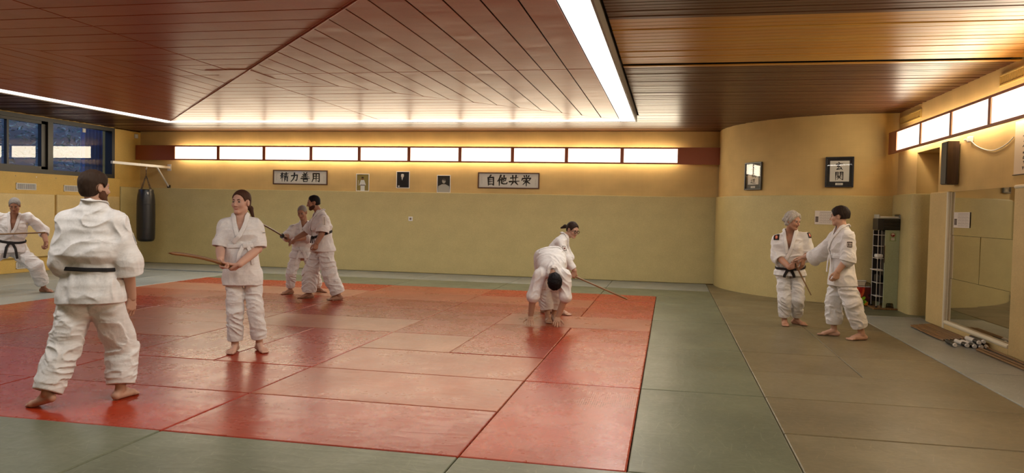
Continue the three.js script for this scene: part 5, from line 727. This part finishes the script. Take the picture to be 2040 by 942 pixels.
// joints of every figure in metres: x to the right and z towards the viewer, turned with the figure
const POSE = {
  bearded: { base: [-4.157, 0, -4.830], turn: 0.7107, j: { head: [0.059, 1.570, 0.000], neck: [0.047, 1.435, 0.000], lsh: [-0.125, 1.329, -0.060], rsh: [0.202, 1.335, 0.060], lel: [-0.133, 1.054, -0.020], rel: [0.265, 1.041, 0.080], lwr: [-0.068, 0.869, -0.200], rwr: [0.300, 0.757, 0.000], pel: [0.030, 0.840, 0.000], lhip: [-0.047, 0.787, -0.040], rhip: [0.107, 0.790, 0.040], lkn: [-0.128, 0.423, 0.000], rkn: [0.241, 0.377, -0.080], lan: [-0.239, 0.108, 0.100], ran: [0.229, 0.082, 0.000], lto: [-0.312, 0.015, 0.020], rto: [0.374, -0.001, -0.160] } },
  swordgirl: { base: [-4.111, 0, -6.952], turn: 0.5340, j: { head: [-0.076, 1.492, -0.000], neck: [-0.079, 1.342, -0.010], lsh: [0.078, 1.285, -0.020], rsh: [-0.229, 1.280, -0.020], lel: [0.089, 1.031, 0.040], rel: [-0.262, 1.038, 0.020], lwr: [-0.109, 0.909, 0.230], rwr: [-0.254, 0.930, 0.250], pel: [-0.051, 0.817, 0.000], lhip: [0.031, 0.767, -0.000], rhip: [-0.130, 0.768, -0.000], lkn: [0.072, 0.417, 0.030], rkn: [-0.122, 0.411, 0.030], lan: [0.114, 0.089, -0.020], ran: [-0.119, 0.072, -0.020], lto: [0.169, 0.034, 0.140], rto: [-0.158, 0.018, 0.120] } },
  lunging: { base: [-9.952, 0, -10.375], turn: 0.7646, j: { head: [-0.207, 1.387, 0.100], neck: [-0.215, 1.221, -0.000], lsh: [-0.001, 1.224, 0.000], rsh: [-0.412, 1.218, -0.000], lel: [0.177, 0.999, -0.080], rel: [-0.628, 1.046, 0.080], lwr: [0.216, 0.813, 0.100], rwr: [-0.807, 0.928, 0.250], pel: [-0.262, 0.744, -0.050], lhip: [-0.176, 0.664, -0.050], rhip: [-0.361, 0.667, -0.030], lkn: [0.080, 0.432, 0.120], rkn: [-0.663, 0.503, 0.160], lan: [0.184, 0.088, -0.020], ran: [-0.820, 0.075, 0.050], lto: [0.286, 0.029, 0.080], rto: [-0.922, 0.003, 0.200] } },
  swordman: { base: [-6.023, 0, -11.841], turn: 0.4706, j: { head: [-0.000, 1.369, 0.060], neck: [0.034, 1.193, -0.000], lsh: [0.214, 1.129, 0.020], rsh: [-0.151, 1.105, -0.020], lel: [0.101, 0.963, 0.120], rel: [-0.228, 0.974, 0.100], lwr: [-0.161, 0.899, 0.270], rwr: [-0.263, 0.932, 0.300], pel: [0.008, 0.668, -0.050], lhip: [0.115, 0.618, -0.050], rhip: [-0.097, 0.618, -0.030], lkn: [0.215, 0.360, 0.020], rkn: [-0.165, 0.347, 0.060], lan: [0.282, 0.082, -0.300], ran: [-0.179, 0.046, -0.020], lto: [0.415, 0.040, -0.200], rto: [-0.258, -0.015, 0.040] } },
  profileman: { base: [-5.320, 0, -11.310], turn: 0.4396, j: { head: [-0.220, 1.528, -0.000], neck: [-0.126, 1.379, 0.000], lsh: [-0.055, 1.295, 0.160], rsh: [-0.159, 1.289, -0.200], lel: [-0.075, 1.061, 0.200], rel: [-0.313, 1.059, -0.240], lwr: [-0.156, 0.904, 0.220], rwr: [-0.479, 0.963, -0.160], pel: [-0.050, 0.879, -0.000], lhip: [-0.026, 0.804, 0.090], rhip: [-0.089, 0.794, -0.090], lkn: [0.048, 0.418, 0.110], rkn: [-0.263, 0.396, -0.140], lan: [0.192, 0.074, 0.100], ran: [-0.267, 0.061, -0.180], lto: [0.046, 0.000, 0.140], rto: [-0.422, 0.016, -0.160] } },
  staffgirl: { base: [-1.559, 0, -10.849], turn: 0.1427, j: { head: [0.207, 1.215, 0.020], neck: [0.096, 1.112, 0.000], lsh: [0.076, 1.062, -0.170], rsh: [0.054, 1.044, 0.140], lel: [0.170, 0.815, -0.200], rel: [0.129, 0.823, 0.200], lwr: [0.222, 0.625, -0.020], rwr: [0.196, 0.642, 0.220], pel: [-0.118, 0.747, 0.000], lhip: [-0.111, 0.698, -0.090], rhip: [-0.102, 0.703, 0.080], lkn: [-0.126, 0.371, -0.160], rkn: [0.005, 0.402, 0.120], lan: [-0.171, 0.079, -0.200], ran: [0.056, 0.062, 0.020], lto: [-0.104, 0.039, -0.180], rto: [0.165, -0.013, 0.080] } },
  bending: { base: [-1.520, 0, -10.123], turn: 0.1490, j: { head: [0.033, 0.577, 0.550], neck: [0.004, 0.703, 0.460], lsh: [0.172, 0.654, 0.440], rsh: [-0.168, 0.646, 0.440], lel: [0.173, 0.375, 0.420], rel: [-0.239, 0.366, 0.440], lwr: [0.083, 0.106, 0.360], rwr: [-0.267, 0.109, 0.360], pel: [-0.028, 0.883, -0.100], lhip: [0.061, 0.845, -0.100], rhip: [-0.128, 0.840, -0.100], lkn: [0.076, 0.459, 0.050], rkn: [-0.104, 0.454, 0.050], lan: [0.037, 0.123, -0.050], ran: [-0.049, 0.108, 0.060], lto: [0.079, 0.057, 0.100], rto: [-0.026, 0.028, 0.200] } },
  whitehaired: { base: [1.641, 0, -10.885], turn: -0.1496, j: { head: [-0.013, 1.414, 0.120], neck: [-0.046, 1.264, 0.020], lsh: [0.145, 1.216, 0.020], rsh: [-0.217, 1.177, 0.000], lel: [0.197, 0.975, -0.000], rel: [-0.195, 0.934, 0.040], lwr: [0.134, 0.921, 0.200], rwr: [-0.051, 0.886, 0.300], pel: [-0.030, 0.759, -0.050], lhip: [0.061, 0.701, -0.060], rhip: [-0.118, 0.693, -0.040], lkn: [0.084, 0.364, 0.040], rkn: [-0.087, 0.342, 0.060], lan: [0.068, 0.090, -0.140], ran: [-0.084, 0.035, 0.000], lto: [0.196, 0.050, -0.040], rto: [-0.062, -0.033, 0.140] } },
  youth: { base: [2.111, 0, -9.928], turn: -0.2095, j: { head: [-0.094, 1.486, -0.000], neck: [-0.055, 1.340, -0.000], lsh: [0.025, 1.266, 0.160], rsh: [-0.133, 1.255, -0.160], lel: [0.023, 0.992, 0.200], rel: [-0.287, 1.043, -0.320], lwr: [-0.087, 0.832, 0.220], rwr: [-0.494, 0.950, -0.470], pel: [-0.037, 0.790, -0.000], lhip: [-0.019, 0.753, 0.080], rhip: [-0.064, 0.740, -0.080], lkn: [0.091, 0.440, 0.100], rkn: [-0.117, 0.410, -0.120], lan: [0.203, 0.087, 0.020], ran: [-0.112, 0.089, -0.140], lto: [0.046, -0.021, 0.120], rto: [-0.312, -0.003, -0.140] } },
};

// ---------------------------------------------------------------- the people on the mats
const inWorld = (P, p) => V(...p).applyAxisAngle(V(0, 1, 0), P.turn).add(V(...P.base));
function heldSword(P, a, b, len, label, mat = M.bokken, curv = 0.025) { // from the pommel a towards b
  const A = inWorld(P, a), B = inWorld(P, b), o = tag(obj('wooden_sword', bokkenGeo(len, curv, 0.0155), mat), label, 'sword'); return pointAlong(o, A.toArray(), B.toArray());
}
const along = (a, b) => [b[0] - a[0], b[1] - a[1], b[2] - a[2]];
const lerp3 = (a, b, t) => a.map((v, i) => mix(v, b[i], t));
const badge = (draw) => canvasTexture(128, 128, (c) => { c.fillStyle = '#d8d2cb'; c.fillRect(0, 0, 128, 128); draw(c); });
const E = {
  blueRing: badge((c) => { c.strokeStyle = '#2d6f96'; c.lineWidth = 16; c.beginPath(); c.arc(64, 64, 46, 0, 7); c.stroke(); c.fillStyle = '#16303f'; c.beginPath(); c.arc(72, 70, 20, 0, 7); c.fill(); }),
  flame: badge((c) => { c.fillStyle = '#15100f'; c.fillRect(0, 0, 128, 128); c.fillStyle = '#c4573a'; c.beginPath(); c.ellipse(64, 66, 30, 40, 0, 0, 7); c.fill(); c.fillStyle = '#e0a88c'; c.beginPath(); c.ellipse(66, 60, 14, 24, 0.2, 0, 7); c.fill(); }),
  square: badge((c) => { c.fillStyle = '#2a1716'; c.fillRect(6, 6, 116, 116); c.fillStyle = '#d8cfc8'; c.fillRect(20, 30, 88, 72); c.fillStyle = '#2a1716'; c.fillRect(28, 36, 22, 60); c.fillRect(58, 36, 14, 60); c.fillRect(80, 36, 20, 60); }),
  shield: badge((c) => { c.strokeStyle = '#1b1718'; c.lineWidth = 14; c.strokeRect(14, 10, 100, 108); c.fillStyle = '#5a2020'; c.beginPath(); c.arc(64, 66, 24, 0, 7); c.fill(); }),
  bar: badge((c) => { c.fillStyle = '#3a3634'; c.fillRect(8, 54, 112, 22); }),
  stripes: badge((c) => { c.fillStyle = '#2b2526'; for (let i = 0; i < 3; i++) c.fillRect(0, 22 + i * 36, 128, 15); }),
  letters: badge((c) => { c.fillStyle = '#241c1e'; for (let i = 0; i < 4; i++) { c.fillRect(50, 6 + i * 31, 34, 6); c.fillRect(62, 6 + i * 31, 8, 24); c.fillRect(44, 18 + i * 31, 40, 5); } }),
};
const dark = [0.020, 0.012, 0.009], brown = [0.050, 0.026, 0.016], grey1 = [0.26, 0.24, 0.22];
{ // bearded man seen from behind, walking
  const P = POSE.bearded;
  makePerson({ ...P, label: 'bearded man in white practice suit with black belt, seen from behind in the foreground', look: [0.86, -0.04, -0.5], headSize: 0.97, cell: 0.010, headCell: 0.0042, handCell: 0.004, clothCell: 0.008, hairCell: 0.0045, build: 1.06, skin: [0.50, 0.295, 0.215],
    hair: { color: [0.035, 0.020, 0.013], thick: 0.016, nape: -0.075, line: 0.066, side: -0.004, rough: 0.006 }, beard: { top: 0.030, color: [0.09, 0.035, 0.018] }, heel: { l: 0.05 },
    hands: { l: { palm: [1, 0, 0] }, r: { palm: [-0.6, 0.1, -0.8], dir: [-0.05, -1, 0.05], curl: [0.5, 0.6, 0.4] } },
    beltAt: 0.235, belt: { black: true, tail: 8, width: 0.028 }, jacket: { hem: 0.245, width: 1.05, blouse: 1.10, fold: 0.011, v: { len: 0.16, half: 0.06, tilt: 0.02 }, sleeve: { radii: [0.080, 0.094, 0.104], end: 1.26, drop: 0.03 } }, down: [0.02, -1, 0],
    trousers: { r: [0.120, 0.108, 0.098], hemAt: 0.90, hem: { l: 0.97, r: 0.92 }, fold: 0.012 }, emblems: [{ at: [0.36, 1.22, 0.06], w: 0.085, h: 0.085, tex: E.blueRing }] });
}
{ // girl with the wooden sword
  const P = POSE.swordgirl, a = [-0.135, 0.862, 0.255], b = [-0.605, 1.033, 0.95];
  makePerson({ ...P, label: 'young woman in white practice suit with white belt, facing us with a lowered wooden sword', look: [-0.52, 0.0, 0.86], headSize: 1.02, headCell: 0.0045, clothCell: 0.009, jaw: 0.92, build: 0.92, skin: [0.55, 0.33, 0.25],
    hair: { color: [0.060, 0.027, 0.016], thick: 0.009, nape: -0.05, line: 0.074, side: 0.0, rough: 0.003, extra: [[[0, -0.03, -0.115], [-0.02, -0.06, -0.145], 0.022, 0.024], [[-0.02, -0.06, -0.145], [-0.055, -0.15, -0.135], 0.024, 0.012]] },
    hands: { r: { grip: lerp3(a, b, 0.16), along: along(a, b), dir: [0.15, -0.8, 0.5] }, l: { grip: lerp3(a, b, 0.03), along: along(a, b), dir: [-0.9, -0.35, 0.3] } },
    beltAt: 0.47, belt: { tail: 8, shift: 0.03 }, jacket: { hem: 0.39, width: 0.97, flare: 0.98, fold: 0.010, v: { len: 0.20, half: 0.060, tilt: 0.008 }, sleeve: { radii: [0.066, 0.080, 0.088], end: 0.92, drop: 0.03 } }, down: [0.0, -1, 0.02],
    trousers: { r: [0.086, 0.076, 0.076], hemAt: 0.88, fold: 0.011 }, emblems: [{ at: [0.17, 1.20, 0.06], w: 0.05, h: 0.035, tex: E.bar }] });
  heldSword(P, a, b, 0.92, 'wooden sword held low by the young woman facing us', M.bokken);
}
{ // lunging man at the left edge
  const P = POSE.lunging, a = [-0.86, 0.92, 0.30], b = [0.20, 0.977, 0.44];
  makePerson({ ...P, label: 'grey haired man in white practice suit lunging with a stick at the left edge', look: [-0.12, -0.42, 0.9], skin: [0.33, 0.165, 0.105], headSize: 0.95, build: 1.0,
    hair: { color: grey1, brow: [0.05, 0.04, 0.035], thick: 0.010, nape: -0.045, line: 0.060 }, hands: { l: { palm: [-0.7, 0, 0.7], dir: [-0.05, -1, 0.15], curl: [1.0, 1.3, 0.9], thumb: 'wrap' }, r: { grip: lerp3(a, b, 0.06), along: along(a, b), dir: [-0.2, -0.4, 0.8] } },
    beltAt: 0.20, belt: { black: true, tail: 10, dip: 0.02 }, jacket: { hem: 0.20, width: 1.06, blouse: 1.0, thigh: 0.25, v: { len: 0.33, half: 0.060, tilt: 0.0 }, sleeve: { radii: [0.070, 0.078, 0.074], end: 1.35, drop: 0.015 } }, down: [0.05, -1, 0.05], trousers: { r: [0.115, 0.105, 0.095], hemAt: 0.86, fold: 0.014 } });
  tag(obj('wooden_staff', rod(inWorld(P, a).toArray(), inWorld(P, b).toArray(), 0.0125, 0.0125, 12), M.oak), 'pale wooden stick held level by the lunging man', 'staff');
}
{ // older man with a sword
  const P = POSE.swordman, a = [-0.145, 0.868, 0.22], b = [-0.549, 1.136, 0.75];
  makePerson({ ...P, label: 'older man with cropped grey hair and white belt, holding a sword before his partner', look: [-0.34, -0.40, 0.85], skin: [0.37, 0.20, 0.13], headSize: 0.95, build: 0.95,
    hair: { color: [0.22, 0.20, 0.18], brow: [0.07, 0.05, 0.04], thick: 0.005, nape: -0.045, line: 0.080, rough: 0.002 }, hands: { r: { grip: lerp3(a, b, 0.20), along: along(a, b), dir: [-0.2, -0.5, 0.8] }, l: { grip: lerp3(a, b, 0.05), along: along(a, b), dir: [-0.85, -0.3, 0.4] } },
    beltAt: 0.16, belt: { tail: 7 }, jacket: { hem: 0.14, width: 1.0, v: { len: 0.16, half: 0.058, tilt: 0.0 }, sleeve: { radii: [0.068, 0.080, 0.084], end: 1.15, drop: 0.02 } }, trousers: { r: [0.092, 0.078, 0.072], hemAt: 0.86 }, emblems: [{ at: [0.11, 1.30, 0.10], w: 0.09, h: 0.06, tex: E.stripes }, { at: [-0.24, 1.27, 0.06], w: 0.09, h: 0.06, tex: E.stripes }] });
  const s = heldSword(P, a, b, 1.0, 'dark wooden sword held by the cropped grey haired man', phys({ color: lin(0.20, 0.085, 0.035), map: T.wood, roughness: 0.4 }));
  const g = new THREE.CylinderGeometry(0.04, 0.04, 0.012, 20); g.rotateZ(Math.PI / 2); g.translate(0.285, 0.015, 0); obj('hand_guard', g, M.black, s);
}
{ // man in profile
  const P = POSE.profileman;
  makePerson({ ...P, label: 'dark haired man in profile with a black belt, standing close to his partner', look: [-0.96, -0.22, 0.12], skin: [0.34, 0.18, 0.12], headSize: 0.95, build: 1.0,
    hair: { color: [0.010, 0.008, 0.008], thick: 0.011, nape: -0.05, line: 0.086, side: -0.005, bald: [0.085, 0.040] }, beard: { top: 0.046, color: [0.06, 0.025, 0.015] },
    hands: { l: { palm: [-0.5, 0, -0.8], dir: [-0.25, -1, 0.1], curl: [0.8, 0.9, 0.6] }, r: { palm: [0, -1, 0] } },
    beltAt: 0.32, belt: { black: true, tail: 4, dip: 0.035 }, jacket: { hem: 0.27, width: 1.02, flare: 1.12, blouse: 1.02, v: { len: 0.2, half: 0.055, tilt: 0 }, sleeve: { radii: [0.074, 0.092, 0.106], end: 0.97, drop: 0.02 } }, down: [0.04, -1, 0], trousers: { r: [0.115, 0.115, 0.112], hemAt: 0.92, fold: 0.014 }, emblems: [{ at: [-0.05, 1.24, 0.22], w: 0.05, h: 0.13, tex: E.letters }] });
}
{ // girl with glasses and a staff
  const P = POSE.staffgirl, a = [0.02, 0.66, 0.155], b = [0.976, 0.284, 0.35], t = 0.21;
  makePerson({ ...P, label: 'girl with glasses and ponytail bending forward behind the crouching man', look: [0.62, -0.36, 0.70], size: 0.93, skin: [0.47, 0.28, 0.20], headSize: 1.0, build: 0.9,
    hair: { color: [0.026, 0.014, 0.010], thick: 0.010, nape: -0.045, line: 0.070, extra: [[[0, 0.0, -0.115], [0.02, -0.01, -0.165], 0.024, 0.028], [[0.02, -0.01, -0.165], [0.03, -0.06, -0.225], 0.028, 0.014]] },
    hands: { r: { grip: lerp3(a, b, t), along: along(a, b), dir: [0.2, -0.9, 0.1] }, l: { grip: lerp3(a, b, 0.07), along: along(a, b), dir: [0.3, -0.8, 0.5] } },
    beltAt: 0.2, belt: { tail: 6 }, jacket: { hem: 0.2, width: 0.98, v: { len: 0.16, half: 0.05, tilt: 0 }, sleeve: { radii: [0.066, 0.064, 0.054], end: 1.85, drop: 0.01 } }, trousers: { r: [0.095, 0.085, 0.082], hemAt: 0.82 }, emblems: [{ at: [0.12, 0.98, 0.27], w: 0.065, h: 0.075, tex: E.shield }],
    more: ({ root, hp, hs, HF }) => { const fr = []; for (const s of [-1, 1]) { const g = new THREE.TorusGeometry(0.021 * hs, 0.0028, 6, 20); g.applyMatrix4(new THREE.Matrix4().makeBasis(HF[0], HF[1], HF[2]).setPosition(hp(0.031 * s, 0.0, 0.102))); fr.push(g, rod(hp(0.052 * s, 0.004, 0.100).toArray(), hp(0.078 * s, 0.006, -0.005).toArray(), 0.0025, 0.0025, 6)); } fr.push(rod(hp(-0.010, 0.003, 0.104).toArray(), hp(0.010, 0.003, 0.104).toArray(), 0.0025, 0.0025, 6)); obj('glasses', fr, M.walnut, root); } });
  tag(obj('wooden_staff', rod(inWorld(P, a).toArray(), inWorld(P, b).toArray(), 0.0125, 0.0125, 12), M.oak), 'pale wooden staff held by the girl with glasses', 'staff');
}
{ // crouching man with both hands on the mat
  const P = POSE.bending;
  makePerson({ ...P, label: 'black haired man bent double with both hands on the mat', look: [0.02, -0.93, -0.25], headUp: [0.05, -0.3, 1], skin: [0.44, 0.26, 0.18], headSize: 1.0, build: 1.0,
    hair: { color: [0.007, 0.006, 0.007], thick: 0.020, nape: -0.07, line: 0.060, side: -0.02, rough: 0.009 }, hands: { l: { dir: [-0.1, -0.35, 0.85], palm: [0, -0.9, -0.5], side: 1, curl: [0.25, 0.2, 0.1], thumb: 'out' }, r: { dir: [0.0, -0.35, 0.85], palm: [0, -0.9, -0.5], side: -1, curl: [0.25, 0.2, 0.1], thumb: 'out' } },
    beltAt: 0.12, belt: { tail: 8 }, jacket: { hem: 0.16, width: 1.06, v: { len: 0.16, half: 0.056, tilt: 0 }, sleeve: { radii: [0.078, 0.078, 0.068], end: 1.10, drop: 0.0 } }, down: [0, -0.75, -0.5], trousers: { r: [0.110, 0.095, 0.085], hemAt: 0.84 } });
}
{ // white haired man
  const P = POSE.whitehaired, a = [0.005, 0.905, 0.33], b = [0.237, 0.461, 0.40];
  makePerson({ ...P, label: 'white haired man with dark sleeve badges, his wrist held by the youth', look: [0.72, -0.20, 0.62], skin: [0.41, 0.215, 0.14], headSize: 1.0, build: 1.0,
    hair: { color: [0.40, 0.37, 0.33], thick: 0.020, nape: -0.075, line: 0.064, side: -0.03, coverEars: true, rough: 0.020, extra: [[[0.05, 0.0, -0.08], [-0.05, 0.0, -0.08], 0.04, 0.04], [[0.07, 0.01, -0.03], [0.06, -0.05, -0.06], 0.026, 0.02], [[-0.07, 0.01, -0.03], [-0.06, -0.05, -0.06], 0.026, 0.02]] },
    hands: { r: { grip: lerp3(a, b, 0.14), along: along(b, a), dir: [0.85, -0.4, 0.3], flip: 1 }, l: { palm: [-0.7, 0.2, -0.4], dir: [-0.1, -0.9, 0.2] } },
    beltAt: 0.06, belt: { black: true, tail: 5, width: 0.03 }, jacket: { hem: 0.11, blouse: 1.06, width: 1.06, fold: 0.012, v: { len: 0.30, half: 0.066, tilt: 0.0 }, sleeve: { radii: [0.074, 0.082, 0.082], end: 1.3, drop: 0.02 } }, trousers: { r: [0.092, 0.078, 0.074], hemAt: 0.86 }, emblems: [{ at: [-0.22, 1.20, 0.10], w: 0.075, h: 0.085, tex: E.flame }, { at: [0.23, 1.25, 0.09], w: 0.075, h: 0.085, tex: E.flame }] });
  tag(obj('wooden_knife', rod(inWorld(P, a).toArray(), inWorld(P, b).toArray(), 0.012, 0.007, 10), M.oak), 'thin wooden stick pointing down from the white haired man', 'stick');
}
{ // youth
  const P = POSE.youth;
  makePerson({ ...P, label: 'dark haired youth in white practice suit reaching out to grip a wrist', look: [-0.90, -0.08, -0.18], skin: [0.53, 0.315, 0.225], headSize: 0.97, build: 0.92, jaw: 0.95,
    hair: { color: dark, thick: 0.020, nape: -0.035, line: 0.040, side: 0.006, rough: 0.007 }, hands: { r: { dir: [-0.9, -0.1, -0.3], palm: [0.1, -1, 0.0], curl: [0.5, 0.6, 0.4], thumb: 'side' }, l: { palm: [-0.6, 0, -0.8], dir: [-0.2, -1, 0.0], curl: [0.7, 0.8, 0.5] } },
    beltAt: 0.38, belt: { tail: 8, shift: -0.02 }, jacket: { hem: 0.35, width: 0.98, v: { len: 0.17, half: 0.056, tilt: 0 }, sleeve: { radii: [0.068, 0.084, 0.096], end: 1.05, drop: 0.03, r: { end: 1.55, drop: 0.06, radii: [0.070, 0.090, 0.105] } } }, trousers: { r: [0.105, 0.100, 0.090], hemAt: 0.80, fold: 0.014 }, emblems: [{ at: [0.04, 1.17, 0.27], w: 0.07, h: 0.08, tex: E.square }] });
}

renderer.render(scene, camera);
